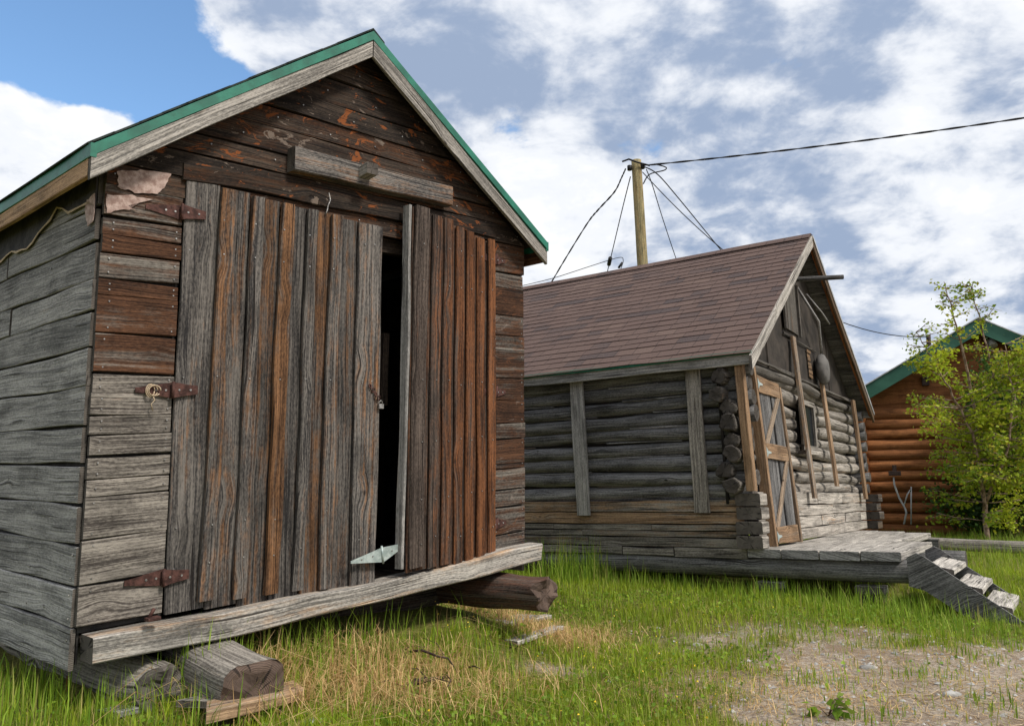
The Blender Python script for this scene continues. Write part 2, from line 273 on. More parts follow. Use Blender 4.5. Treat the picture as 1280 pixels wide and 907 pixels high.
# ---------------------------------------------------------------- mesh builder
def R(a, b): return random.uniform(a, b)
class MB:
    def __init__(s, fr=WORLD): s.fr = fr; s.v = []; s.f = []; s.uv = []; s.tn = []; s.mi = []; s.sm = []
    def face(s, idx, uvs, tn, mi=0, smooth=False): s.f.append(idx); s.uv.append(uvs); s.tn.append(tn); s.mi.append(mi); s.sm.append(smooth)
    def loft(s, rings, us, tn, mi=0, cap=1, smooth=False, capuv=None, closed=True):
        """rings: list of lists of local points; cap = material index of the ends or None"""
        n = len(rings[0]); base = len(s.v)
        for r in rings: s.v += [s.fr.P(*p) for p in r]
        r0 = rings[len(rings) // 2]; vs = [0.]
        for i in range(n): vs.append(vs[-1] + float(np.linalg.norm(np.array(r0[(i + 1) % n]) - np.array(r0[i]))))
        for k in range(len(rings) - 1):
            for i in range(n if closed else n - 1):
                a = base + k * n + i; b = base + k * n + (i + 1) % n
                s.face((a, b, b + n, a + n), ((us[k], vs[i]), (us[k], vs[i + 1]), (us[k + 1], vs[i + 1]), (us[k + 1], vs[i])), tn, mi, smooth)
        if cap is not None:
            for k in (0, len(rings) - 1):
                pts = [np.array(p) for p in rings[k]]; cen = sum(pts) / n
                e = unit(pts[0] - cen + 1e-9); nn = np.cross(pts[0] - cen, pts[n // 3] - cen); nn = unit(nn + 1e-12); e_ = np.cross(nn, e)
                uvs = [((p - cen) @ e, (p - cen) @ e_) for p in pts]; idx = [base + k * n + i for i in range(n)]
                if k == 0: idx = idx[::-1]; uvs = uvs[::-1]
                s.face(tuple(idx), tuple(uvs), tn, cap)
    def board(s, o, a, b, c, tn=None, n=None, jit=.004, ch=.004, mi=0, cap=1, bow=.003, skew=0., taper=1., sag=0.):
        o, a, b, c = [np.array(q, float) for q in (o, a, b, c)]; L = np.linalg.norm(a); B = np.linalg.norm(b); C = np.linalg.norm(c)
        if n is None: n = max(2, min(14, int(L / .18)))
        if tn is None: tn = (R(.3, .6), R(.3, .5), R(0, 1), 0)
        bu, cu, au = b / B, c / C, a / L; ch = min(ch, B * .3, C * .3)
        p1, p2, p3, p4 = [R(0, 6.28) for _ in range(4)]; f1, f2 = R(2, 4), R(5, 9); e0, e1_ = R(-skew, skew), R(-skew, skew)
        rings = []; us = []
        for k in range(n + 1):
            q = k / n; x = q * L
            j0 = jit * (math.sin(f1 * x + p1) + .6 * math.sin(f2 * x + p2)); j1 = jit * (math.sin(f1 * x + p3) + .6 * math.sin(f2 * x + p4))
            jc = bow * math.sin(1.7 * x + p2)
            tp = 1 - (1 - taper) * q
            ring = []
            for (bb, cc_, sb, sc_) in ((0, 0, 1, 0), (1, 0, -1, 0), (1, 0, 0, 1), (1, 1, 0, -1), (1, 1, -1, 0), (0, 1, 1, 0), (0, 1, 0, -1), (0, 0, 0, 1)):
                off = (B * (tp if bb else 1 - tp) if taper != 1 else bb * B) + (j1 if bb else j0) + sb * ch + sag * math.sin(math.pi * min(1, q * 1.15))
                end = 0.
                if k == 0: end = e0 * (bb - .5)
                if k == n: end = e1_ * (bb - .5)
                ring.append(o + au * (x + end) + bu * off + cu * (cc_ * C + sc_ * ch + jc))
            rings.append(ring); us.append(x)
        s.loft(rings, us, tn, mi, cap)
    def log(s, p0, p1, r0, r1=None, tn=None, n=None, m=14, wob=.006, mi=0, cap=1, flat=None, bend=0., rough_end=0.):
        p0, p1 = np.array(p0, float), np.array(p1, float); r1 = r1 or r0; d = p1 - p0; L = np.linalg.norm(d); d = d / L
        up = np.array([0, 0, 1.]) if abs(d[2]) < .9 else np.array([1., 0, 0]); a = unit(np.cross(d, up)); b = np.cross(a, d)
        if n is None: n = max(3, min(40, int(L / .12)))
        if tn is None: tn = (R(.3, .6), R(.3, .5), R(0, 1), 0)
        sd_ = R(0, 100); rings = []; us = []; ph = R(0, 6)
        for k in range(n + 1):
            q = k / n; ring = []; cen = p0 + d * L * q + b * bend * math.sin(q * math.pi) + wob * 1.5 * (a * math.sin(q * L * 1.7 + ph) + b * math.cos(q * L * 1.3 + ph))
            for i in range(m):
                th = 2 * math.pi * i / m; rr = r0 + (r1 - r0) * q
                rr *= 1 + wob / r0 * 1.6 * mnoise.noise(Vector((math.cos(th) * 1.2 + sd_, math.sin(th) * 1.2, q * L * 2.2)))
                x, y = math.cos(th) * rr, math.sin(th) * rr
                if flat: x = max(-flat * r0, min(flat * r0, x)); y = max(-flat * r0, min(flat * r0, y))
                e = 0.
                if rough_end and k in (0, n): e = rough_end * (.8 * mnoise.noise(Vector((math.cos(th) * 1.1 + sd_, math.sin(th) * 1.1, 5))) + .35 * mnoise.noise(Vector((math.cos(th) * 5 + sd_, math.sin(th) * 5, 9))))
                ring.append(cen + a * x + b * y + d * e)
            rings.append(ring); us.append(q * L)
        if not rough_end: s.loft(rings, us, tn, mi, cap, smooth=True); return
        s.loft(rings, us, tn, mi, None, smooth=True); rr_ = rings[0]; c0 = sum(np.array(p) for p in rr_) / m; prev = rr_; base = len(s.v); js = []
        for q, f_ in enumerate((.97, .86, .70, .52, .34, .16)):
            row = []
            for p in rr_:
                w_ = np.array(p) - c0; w_ = w_ - d * (w_ @ d); e_ = (np.array(p) - c0) @ d
                row.append(c0 + w_ * f_ + d * (e_ * max(0, 1 - q * .25) + rough_end * (.30 * mnoise.noise(Vector(w_ * f_ * 14) + Vector((sd_, 0, 0))) + .09 * mnoise.noise(Vector((float(w_ @ a) * f_ * 60, float(w_ @ b) * f_ * 18, sd_)))) - .010 * (q > 0)))
            js.append(row)
        allr = [rr_] + js; base = len(s.v)
        for r_ in allr: s.v += [s.fr.P(*p) for p in r_]
        s.v.append(s.fr.P(*(sum(js[-1]) / m)))
        loc = lambda p: (float((np.array(p) - c0) @ a), float((np.array(p) - c0) @ b))
        for q in range(len(allr) - 1):
            for i in range(m):
                j = (i + 1) % m; A_, B_ = base + q * m + i, base + q * m + j
                s.face((B_, A_, A_ + m, B_ + m), (loc(allr[q][j]), loc(allr[q][i]), loc(allr[q + 1][i]), loc(allr[q + 1][j])), tn, cap)
        for i in range(m):
            j = (i + 1) % m; k0 = base + (len(allr) - 1) * m; s.face((k0 + j, k0 + i, len(s.v) - 1), (loc(allr[-1][j]), loc(allr[-1][i]), (0., 0.)), tn, cap)
        n_ = len(rings) - 1; i0 = len(s.v); s.v += [s.fr.P(*p) for p in rings[n_]]; s.face(tuple(range(i0, i0 + m)), tuple(loc(p) for p in rings[n_]), tn, cap)
    def tube(s, pts, r, m=6, tn=(.5, .3, .5, 0), mi=0, cap=0, r_end=None):
        pts = [np.array(p, float) for p in pts]; rings = []; us = []; u = 0.; n = len(pts); a = None
        for k, p in enumerate(pts):
            d = unit(pts[min(k + 1, n - 1)] - pts[max(k - 1, 0)])
            if a is None: a = unit(np.cross(d, [0.3, .2, 1.]))
            a = unit(a - d * (a @ d)); b = np.cross(d, a)
            rr = r + ((r_end if r_end is not None else r) - r) * k / (n - 1)
            rings.append([p + a * math.cos(2 * math.pi * i / m) * rr + b * math.sin(2 * math.pi * i / m) * rr for i in range(m)])
            if k: u += np.linalg.norm(p - pts[k - 1])
            us.append(u)
        s.loft(rings, us, tn, mi, cap, smooth=True)
    def slab(s, pts, th, tn=(.5, .4, .5, 0), mi=0):
        """flat outline of local 3D points with a thickness vector"""
        th = np.array(th, float); p = [np.array(q, float) for q in pts]; n = len(p)
        s.loft([p, [q + th for q in p]], [0, float(np.linalg.norm(th))], tn, mi, None)
        base = len(s.v) - 2 * n; e = unit(p[1] - p[0]); nn = unit(th); e_ = np.cross(nn, e)
        uvs = [((q - p[0]) @ e, (q - p[0]) @ e_) for q in p]
        s.face(tuple(range(base, base + n)), tuple(uvs), tn, mi); s.face(tuple(range(base + n, base + 2 * n))[::-1], tuple(uvs[::-1]), tn, mi)
    def nails(s, pts, nrm, mi, r=.0045):
        nrm = unit(np.array(nrm, float)); a = unit(np.cross(nrm, [.1, .2, .97])); b = np.cross(nrm, a)
        for p in pts:
            p = np.array(p, float); s.loft([[p + nrm * h + a * math.cos(k * 1.047) * r + b * math.sin(k * 1.047) * r for k in range(6)] for h in (-.002, .0025)], [0, .004], (.5, .5, .5, 0), mi, mi)
    def build(s, name, mats, parent=None, label=None, org=None):
        me = bpy.data.meshes.new(name); O = np.array(parent['_o'].to_list()) if parent is not None else (np.array(org, float) if org is not None else None)
        V = np.array(s.v, float)
        if O is None: O = np.array([V[:, 0].mean(), V[:, 1].mean(), V[:, 2].min()])
        me.from_pydata((V - O).tolist(), [], s.f)
        uv = me.uv_layers.new(name='UVMap'); uv.data.foreach_set('uv', [c for f in s.uv for p in f for c in p])
        at_ = me.attributes.new('tint', 'FLOAT_COLOR', 'CORNER'); at_.data.foreach_set('color', [c for f, tn in zip(s.f, s.tn) for _ in f for c in tn])
        for m_ in (mats if isinstance(mats, (list, tuple)) else [mats]): me.materials.append(M[m_] if isinstance(m_, str) else m_)
        me.polygons.foreach_set('material_index', [min(i, len(me.materials) - 1) for i in s.mi]); me.polygons.foreach_set('use_smooth', s.sm); me.update()
        o = bpy.data.objects.new(name, me); COL.objects.link(o)
        if parent is not None: o.parent = parent
        else: o.location = O
        o['_o'] = [float(q) for q in O]
        if label: o['label'] = label
        return o
def thing(name, label, cat, loc, group=None):
    o = bpy.data.objects.new(name, None); COL.objects.link(o); o.location = tuple(loc); o['_o'] = [float(q) for q in loc]
    o['label'] = label; o['category'] = cat
    if group: o['group'] = group
    return o
def tag(o, label, cat, group=None, kind=None):
    o['label'] = label; o['category'] = cat
    if group: o['group'] = group
    if kind: o['kind'] = kind
    return o
def T(v0, v1, w0, w1, st=0.): return (R(v0, v1), R(w0, w1), R(0, 1), st)

# ---------------------------------------------------------------- ground
def sstep(x, a, b):
    q = np.clip((np.asarray(x, float) - a) / (b - a), 0, 1); return q * q * (3 - 2 * q)
def gz(x, y):
    x = np.asarray(x, float); y = np.asarray(y, float)
    px, py = x - SH.O[0], y - SH.O[1]; ai = np.linalg.inv(np.array([[SH.ex[0], SH.ey[0]], [SH.ex[1], SH.ey[1]]])); lx = ai[0, 0] * px + ai[0, 1] * py; ly = ai[1, 0] * px + ai[1, 1] * py
    mound = sstep(ly, -.75, .5) * (1 - sstep(ly, 3.3, 4.2)) * sstep(lx, -.5, 1.2) * (1 - sstep(lx, 2.7, 3.6)) * .26  # raised soil, shaped higher under the shed to shut out light from behind
    z = -.13 + .13 * sstep(y + .35 * x * (x > 0), 6.0, 9.5)
    z = z - .10 * sstep(x, 2.4, 4.2) * (1 - sstep(y, 7.5, 9.5)) + .03 * np.sin(x * 1.3 + 1) * np.sin(y * .9)
    z = z + .014 * np.sin(x * 5.1 + y * 2.3) * np.sin(y * 4.3 - x) + .007 * np.sin(x * 13 + y * 7) * np.sin(y * 11 - x * 5)
    return np.where(y > 30, 0.04, z + mound)
def sand(x, y):                                              # 1 on the bare sandy track, 0 in grass
    x = np.asarray(x, float); y = np.asarray(y, float)
    n = .35 * np.sin(x * 2.1 + 1.3 * y) + .25 * np.sin(x * 4.7 - y * 3.1 + 1) + .15 * np.sin(x * 9.3 + y * 8.1)
    d1 = sstep(x - (.8 + .10 * (y - 3)) + .55 * n, -.35, .9) * (1 - sstep(y - (5.0 + .18 * x) + .5 * n, -.1, .9))
    d2 = np.exp(-(((x - 1.9) / 1.2) ** 2 + ((y - 6.1) / .6) ** 2)) * (.75 + .6 * n)
    d3 = .75 * np.exp(-(((x - 0.25) / .35) ** 2 + ((y - 5.3) / .3) ** 2))
    return np.clip(np.maximum(np.maximum(d1, d2), d3), 0, 1)
def ground():
    xs = np.concatenate([np.linspace(-900, -40, 12), np.linspace(-30, -8, 12), np.linspace(-7, 9, 200), np.linspace(10, 40, 14), np.linspace(60, 900, 12)])
    ys = np.concatenate([np.linspace(-600, -20, 8), np.linspace(-15, 1, 12), np.linspace(1.5, 12, 160), np.linspace(12.5, 40, 20), np.linspace(60, 1200, 14)])
    X, Y = np.meshgrid(xs, ys); Z = gz(X, Y); n = len(xs)
    me = bpy.data.meshes.new('ground'); V = np.stack([X, Y, Z], -1).reshape(-1, 3)
    i = np.arange(len(ys) - 1)[:, None] * n + np.arange(n - 1)[None]; Fc = np.stack([i, i + 1, i + n + 1, i + n], -1).reshape(-1, 4)
    me.from_pydata(V.tolist(), [], Fc.tolist())
    a = me.attributes.new('sand', 'FLOAT', 'POINT'); a.data.foreach_set('value', sand(V[:, 0], V[:, 1]))
    me.polygons.foreach_set('use_smooth', [True] * len(me.polygons))
    m, t, bs = new_mat('ground_soil'); g = t.n.new('ShaderNodeNewGeometry'); P_ = g.outputs['Position']
    at_ = t.node('ShaderNodeAttribute', _attribute_name='sand')
    n1 = t.noise(P_, 2.2, 8, .65); n2 = t.noise(P_, 30., 6, .7); n3 = t.noise(P_, 140., 4, .7)
    sd_ = t.mix(t.step(n2, .35, .65), (.22, .165, .12), (.50, .42, .33))
    sd_ = t.mix(t.step(n1, .48, .62), sd_, (.26, .19, .13)); sd_ = t.mix(t.m('MULTIPLY', t.step(n3, .55, .7), .6), sd_, (.68, .62, .54))
    thatch = t.mix(t.step(n2, .35, .62), (.08, .08, .022), (.24, .20, .075))
    thatch = t.mix(t.step(n3, .45, .6), thatch, (.12, .15, .02))
    k = t.step(t.m('ADD', at_.outputs['Fac'], t.m('MULTIPLY', t.m('SUBTRACT', n1, .5), 1.5)), .22, .72)
    t.put(bs.inputs['Base Color'], t.mix(k, thatch, sd_)); bs.inputs['Roughness'].default_value = .97; bs.inputs['Specular IOR Level'].default_value = .1
    t.put(bs.inputs['Normal'], t.bump(t.m('ADD', n2, t.m('MULTIPLY', n3, .4)), .8, .03))
    me.materials.append(m); o = bpy.data.objects.new('ground', me); COL.objects.link(o); o['kind'] = 'structure'
ground()

# ================================================================ STORAGE SHED
W, DP, PKX = 3.13, 3.5, 1.53
def shed():
    fr = SH; th = thing('storage_shed', 'narrow weathered board shed with double plank doors and green roof edge', 'shed', fr.P(1.5, 1.5, -.2))
    nl = 2
    # --- front wall strips beside the doors, then the gable
    mb = MB(fr); mats = ['front', 'end', 'steel']
    zl = [fr.y(110, p)[2] for p in (781, 730, 674, 621, 600, 571, 544, 519, 491, 466, 416, 368, 346, 314, 291, 268)] + [2.20]
    for i in range(len(zl) - 1):
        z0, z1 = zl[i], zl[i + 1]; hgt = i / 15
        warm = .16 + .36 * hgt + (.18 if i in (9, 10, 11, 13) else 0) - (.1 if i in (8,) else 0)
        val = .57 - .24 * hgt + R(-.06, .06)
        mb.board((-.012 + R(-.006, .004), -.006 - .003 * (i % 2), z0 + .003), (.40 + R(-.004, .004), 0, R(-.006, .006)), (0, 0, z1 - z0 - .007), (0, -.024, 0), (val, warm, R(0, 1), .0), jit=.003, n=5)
        mb.nails([(x, -.0325, z) for x in (.02 + R(0, .02), .36) for z in ((z0 + .03, z1 - .03) if z1 - z0 > .09 else ((z0 + z1) / 2,))], (0, -1, 0), nl)
    mb.slab([(.0, .004, -.05), (.40, .004, -.05), (.40, .004, 2.3), (.0, .004, 2.3)], (0, .01, 0), (.1, .4, .5, 0), 3)  # dark backing sheet added so no light leaks between the boards
    mb.build('front_wall', mats + ['felt'], th); mb = MB(fr)
    mb.slab([(2.77, .004, -.09), (W, .004, -.09), (W, .004, 2.3), (2.77, .004, 2.3)], (0, .01, 0), (.1, .4, .5, 0), 3)  # same added sheet behind the right strip, closes its gaps to light
    z = -.10; i = 0
    while z < 2.18:
        h = (.17, .20, .13, .16, .22, .12, .18)[i % 7]; q = z / 2.2
        mb.board((2.775, -.006 - .003 * (i % 2), z + .003), (W - 2.775 + R(-.004, .01), 0, R(-.004, .004)), (0, 0, min(h, 2.21 - z) - .007), (0, -.024, 0), (.27 - .08 * q + R(-.06, .06), .55 + R(-.1, .10), R(0, 1), .35), jit=.003, n=5)
        mb.nails([(x, -.0325, zz_) for x in (2.815, W - .025) for zz_ in (z + .03, z + h - .03)], (0, -1, 0), nl); z += h; i += 1
    mb.build('front_wall', mats + ['felt'], th)
    # --- gable
    mb = MB(fr); mats = ['gable', 'end', 'steel']
    sl = .715
    z = 2.19; i = 0
    while z < 3.36:
        h = (.125, .15, .12, .16, .13, .14, .17)[i % 7]
        xa = max(-.012, PKX - (3.49 - z) / sl - .0); xb = min(W + .01, PKX + (3.49 - z) / sl)
        z2 = z
        if i == 0: xa, xb = -.012, W + .01
        off = -.014 - .006 * (i % 2)
        # cut ends run up behind the rake board
        xa2 = max(-.012, PKX - (3.49 - z - h) / sl); xb2 = min(W + .01, PKX + (3.49 - z - h) / sl)
        if z + h > 3.42: xa2, xb2 = PKX - .02, PKX + .02
        nn = 12; tn = (R(.25, .5), R(.25, .52), R(0, 1), 1.)
        rings = []; us = []; ph = R(0, 6)
        for k in range(nn + 1):
            q = k / nn; lo = xa + (xb - xa) * q; hi = xa2 + (xb2 - xa2) * q; ww = .004 * math.sin(4 * lo + ph)
            rings.append([(lo, off, z + ww + .003), (lo, off - .026, z + ww + .003), (hi, off - .020, z + h + ww - .005), (hi, off, z + h + ww - .003)]); us.append(lo)
        mb.loft(rings, us, tn, 0, 1)
        xs = [xa + .05 + q * .38 for q in range(int((xb - xa) / .38) + 1)]
        mb.nails([(x + R(-.03, .03), off - .027, z + .05 + R(0, .03)) for x in xs if x < xb - .03], (0, -1, 0), nl)
        z += h; i += 1
    # wide lintel board over the doors
    mb.board((.37, -.040, 2.295), (2.42, 0, .045), (0, 0, .10), (0, -.022, 0), (.22, .42, .37, 1.), jit=.008)
    mb.build('gable_wall', mats, th, 'dark brown gable boards with peeling rust coloured patches')
    # --- side and back walls
    mb = MB(fr); zs = [-.23, -.02, .17, .37, .56, .76, .95, 1.15, 1.34, 1.53, 1.70, 1.90, 2.08, 2.37]
    for i in range(len(zs) - 1):
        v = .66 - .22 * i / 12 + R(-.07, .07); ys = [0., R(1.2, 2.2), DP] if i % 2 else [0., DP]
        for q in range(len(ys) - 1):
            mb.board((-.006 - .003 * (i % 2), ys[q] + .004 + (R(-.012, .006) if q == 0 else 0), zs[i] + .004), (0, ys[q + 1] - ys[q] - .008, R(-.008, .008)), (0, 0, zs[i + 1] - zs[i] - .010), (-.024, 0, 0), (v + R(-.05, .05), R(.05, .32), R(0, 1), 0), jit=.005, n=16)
            mb.nails([(-.033, ys[q] + .03 + R(0, .02), zs[i] + dz_) for dz_ in (.04, .15)] + [(-.033, ys[q] + .6 + R(0, .02), zs[i] + dz_) for dz_ in (.05, .15)], (-1, 0, 0), 2)
    mb.slab([(.006, .02, -.2), (.006, DP, -.2), (.006, DP, 2.3), (.006, .02, 2.3)], (.01, 0, 0), (.1, .4, .5, 0), 3)  # added dark sheet keeps sky light out of the board gaps
    mb.build('side_wall', ['side', 'end', 'steel', 'felt'], th, 'blue grey side wall of wide horizontal boards')
    mb = MB(fr)
    for i in range(len(zs) - 1):
        mb.board((W, 0, zs[i]), (0, DP, 0), (0, 0, zs[i + 1] - zs[i] - .006), (.024, 0, 0), T(.3, .5, .2, .4))
    mb.slab([(W - .006, .02, -.2), (W - .006, DP, -.2), (W - .006, DP, 2.3), (W - .006, .02, 2.3)], (-.01, 0, 0), (.1, .4, .5, 0), 2)  # added dark sheet, blocks light through the gaps of this wall
    mb.build('side_wall', ['side', 'end', 'felt'], th)
    mb = MB(fr)
    z = -.2
    while z < 3.3:
        hw = W / 2 if z < 2.2 else max(.05, (3.45 - z - .12) / sl)
        mb.board((PKX - hw if z >= 2.2 else 0, DP, z), (2 * hw, 0, 0), (0, 0, .14), (0, .024, 0), T(.3, .5, .2, .4)); z += .15
    mb.slab([(0, DP - .01, -.2), (W, DP - .01, -.2), (W, DP - .01, 2.25), (PKX, DP - .01, 3.4), (0, DP - .01, 2.25)], (0, -.01, 0), (.1, .4, .5, 0), 2)  # added dark lining, stops light leaking in at the back
    mb.build('back_wall', ['side', 'end', 'felt'], th)
    # inside: studs and floor, all dark old wood
    mb = MB(fr)
    for k in range(22): mb.board((0.01 + k * .142, .0, -.10), (0, DP, 0), (.136, 0, 0), (0, 0, .03), T(.2, .4, .2, .4))
    for x in (.03, 3.02):
        for y in (.06, .8, 1.6, 2.4, 3.4): mb.board((x, y, -.07), (0, 0, 2.3), (.07, 0, 0), (0, .05, 0), T(.3, .5, .3, .5))
    mb.board((1.60, .12, -.07), (0, 0, 2.35), (.09, 0, 0), (0, .05, 0), T(.3, .5, .3, .5)); mb.board((1.86, .10, 1.05), (0, 0, .5), (.06, 0, .0), (0, .04, 0), T(.6, .7, .1, .2))
    mb.board((.03, .03, 2.10), (3.05, 0, 0), (0, 0, .1), (0, .06, 0), T(.5, .6, .2, .3))
    mb.build('interior_frame', ['gable', 'end'], th)
    for y in (.45, 2.2):  # dark beams added under the floor to block light from behind
        mb = MB(fr); mb.board((.45, y, -.44), (2.35, 0, 0), (0, 0, .27), (0, .12, 0), (.25, .4, .5, 0), jit=.01); mb.build('light_block_beam', ['rot', 'end'], th)
    # --- roof
    roof = MB(fr)
    y0, y1 = -.15, DP + .15; pk = (PKX - .01, 3.535); el = (-.14, 2.335); er = (3.25, 2.345)
    for (ex_, ez_), sg in ((el, -1), (er, 1)):
        a = np.array([ex_ - pk[0], 0, ez_ - pk[1]]); L = np.linalg.norm(a); nrm = unit(np.array([-sg * -a[2] * 1, 0, abs(a[0])]) ) ; nrm = unit(np.array([sg * -a[2], 0, abs(a[0])]))
        k = 0; nb = 12
        for k in range(nb):                                   # roof boards (the soffit seen from below)
            p = np.array([pk[0], y0 + .03, pk[1]]) + a * (k / nb)
            roof.board(p - nrm * .022, (0, y1 - y0 - .06, 0), a / nb * .97, nrm * .02, T(.1, .3, .3, .5), mi=0, n=6)
        rows = 14
        for k in range(rows):                                 # shingle courses
            p = np.array([pk[0], y0 - .012, pk[1]]) + a * (k / rows) + nrm * .004
            roof.board(p + nrm * .006, (0, y1 - y0 + .024, 0), a / rows * 1.08, nrm * .010, T(.4, .6, .3, .5), mi=1, cap=1, n=24, jit=.006, bow=.002)
    roof.board((PKX - .1, y0 - .014, pk[1] - .05), (0, y1 - y0 + .03, 0), (.1, 0, .075), (.0, 0, .012), T(.4, .6, .3, .5), mi=1, cap=1)
    roof.board((PKX + .1, y0 - .014, pk[1] - .05), (0, y1 - y0 + .03, 0), (-.1, 0, .075), (.0, 0, .012), T(.4, .6, .3, .5), mi=1, cap=1)
    rf = roof.build('roof', ['gable', 'shed_shingle'], th)
    for (ex_, ez_), sg in ((el, -1), (er, 1)):
        a = np.array([ex_ - pk[0], 0, ez_ - pk[1]])
        mb = MB(fr); o = np.array([pk[0] + sg * .002, y0 - .004, pk[1] - .062])
        mb.board(o, a, (0, 0, -.115), (0, -.028, 0), (.62 if sg < 0 else .45, .30, R(0, 1), 0), jit=.004, n=16, ch=.003)
        mb.build('rake_board', ['grey', 'end'], rf)
        mb = MB(fr); o = np.array([pk[0] + sg * .001, y0 - .002, pk[1] + .002])
        mb.board(o, a * 1.004, (0, 0, -.063), (0, -.036, 0), T(.4, .6, .3, .5), jit=.0015, n=10, ch=.002, cap=0)
        mb.build('metal_edge', ['green'], rf)
    for (ex_, ez_), sg in ((el, -1), (er, 1)):
        mb = MB(fr); mb.board((ex_ - sg * .0, y0 + .002, ez_ - .062), (0, y1 - y0, 0), (0, 0, -.095), (-sg * .028, 0, 0), (.85, .70, .3, 0), jit=.002, n=18)
        mb.build('eave_board', ['fresh' if sg < 0 else 'gable', 'end'], rf, 'new tan eave board under green metal edge' if sg < 0 else None)
        mb = MB(fr); mb.board((ex_ + sg * .010, y0 - .036, ez_ + .004), (0, y1 - y0 + .036, 0), (0, 0, -.068), (-sg * .03, 0, 0), T(.4, .6, .3, .5), jit=.002, n=12, ch=.002, cap=0)
        mb.build('metal_edge', ['green'], rf)
    # --- torn tar felt under the left eave and scraps of paper on the corner
    def rag(pts, th_, amp=.008, sub=6):
        out_ = []; n = len(pts)
        for i in range(n):
            p, q = np.array(pts[i], float), np.array(pts[(i + 1) % n], float)
            for k in range(sub): out_.append(p + (q - p) * k / sub + np.array([R(-amp, amp) if th_[0] == 0 else 0, R(-amp, amp) if th_[1] == 0 else 0, R(-amp, amp)]))
        return out_
    mb = MB(fr); low = []
    for k in range(40):
        y = DP * k / 39; low.append((-.046, y, 2.07 + .035 * math.sin(3.1 * y + .5) + .02 * math.sin(11 * y) + R(-.008, .008) + (.10 * math.exp(-((y - .5) / .12) ** 2))))
    mb.slab(low + [(-.046, DP, 2.38), (-.046, 0, 2.38)], (.008, 0, 0))
    mb.build('tar_felt', ['felt'], th, 'torn black tar felt under the left eave')
    mb = MB(fr); mb.slab([(p[0] - .004, p[1], p[2] + .004) for p in low] + [(p[0] - .004, p[1], p[2] - .007 - .004 * math.sin(p[1] * 23)) for p in low[::-1]], (.004, 0, 0))
    mb.build('felt_edge', ['twine'], th)
    mb = MB(fr)
    f = lambda u, v, o=-.045: fr.y(u, v, o)
    mb.slab(rag([f(147, 213), f(176, 213), f(214, 217), f(208, 232), f(196, 243), f(168, 240), f(148, 234)], (0, .004, 0), .006, 5)[::-1], (0, .004, 0))
    mb.slab(rag([f(133, 243), f(166, 244), f(190, 250), f(160, 256), f(170, 262), f(150, 262), f(134, 266)], (0, .004, 0), .005, 4)[::-1], (0, .004, 0))
    mb.build('paper_patch', ['paper'], th, 'pinkish torn building paper left on the upper corner')
    mb = MB(fr); g = lambda u, v: fr.x(u, v, -.05)
    mb.slab(rag([(-.05, 0.0, 2.14), (-.05, .10, 2.13), (-.05, .12, 2.07), (-.05, .07, 1.98), (-.05, .0, 2.0)], (.004, 0, 0), .006, 4), (.004, 0, 0))
    mb.build('paper_patch', ['paper'], th)
    # --- doors
    def strap(z, x, left, label, mats_='rust', w=1., flip=False, tilt=0.):
        """strap hinge: long triangle on the wall, short plate on the door"""
        mb = MB(fr); s = -1 if left else 1; hh = .042
        yw, yd = -.038, -.062
        L1, L2 = (.185 if left else .11) * w, .13 * w
        tri = [(x, yw, z + hh), (x + s * L1 * .7, yw, z + .020 + tilt * .7), (x + s * L1, yw, z + .012 + tilt), (x + s * L1, yw, z - .012 + tilt), (x + s * L1 * .7, yw, z - .020 + tilt * .7), (x, yw, z - hh)]
        plate = [(x, yd, z + hh), (x - s * L2 * .5, yd, z + hh * .72), (x - s * L2, yd, z + hh * .55), (x - s * L2, yd, z - hh * .55), (x - s * L2 * .5, yd, z - hh * .72), (x, yd, z - hh)]
        if not left: tri = tri[::-1]; plate = plate[::-1]
        mb.slab(tri, (0, -.005, 0)); mb.slab(plate, (0, -.005, 0))
        mb.tube([(x, -.062, z - hh - .003), (x, -.062, z + hh + .003)], .008, 8)
        mb.nails([(x + s * q, yw - .006, z + tilt * q / L1) for q in (.03, .08)] + [(x - s * q, yd - .006, z) for q in (.03, .09)], (0, -1, 0), 1, .006)
        return mb
    dl = MB(fr)
    # left leaf: backing boards then proud planks over the joints
    xb = [.392, .60, .78, .97, 1.16, 1.35, 1.53, 1.695]
    bz = lambda x: -.03 - .095 * (x - .39) / 1.31
    tz = lambda x: 2.30 - .055 * (x - .39) / 1.31
    for i in range(len(xb) - 1):
        x0, x1 = xb[i], xb[i + 1]; z0 = bz(x0) + R(-.01, .006); z1 = tz(x0) + R(-.008, .008)
        dl.board((x0 + .004, -.030, z0), (R(-.01, .004), 0, z1 - z0), (x1 - x0 - .008, 0, 0), (0, -.020, 0), (.30 + R(-.05, .08) if i else .42, (.34, .38, .44, .34, .46, .38, .36)[i] + R(-.03, .04), R(0, 1), 0), jit=.003, n=18)
    pl = [(.555, .085, .46), (.745, .075, .42), (.93, .085, .56), (1.11, .07, .38), (1.28, .085, .44)]
    for j, (x0, wd, wm) in enumerate(pl):
        z0 = bz(x0) + .03 + R(0, .03); z1 = tz(x0) - .004 + R(-.008, .008)
        dl.board((x0, -.054, z0), (.03, 0, z1 - z0), (wd, 0, 0), (0, -.034, 0), (.42 + R(-.04, .08), wm, R(0, 1), 0), jit=.004, n=24, ch=.007)
    dl.board((1.50, -.053, bz(1.6) + .012), (.02, 0, tz(1.6) - bz(1.6) - .02), (.19, 0, 0), (0, -.026, 0), (.50, .40, .77, 0), jit=.003, n=22)
    for z in (.35, 1.85): dl.board((.40, -.004, z), (1.28, 0, 0), (0, 0, .12), (0, -.024, 0), T(.2, .3, .3, .4))
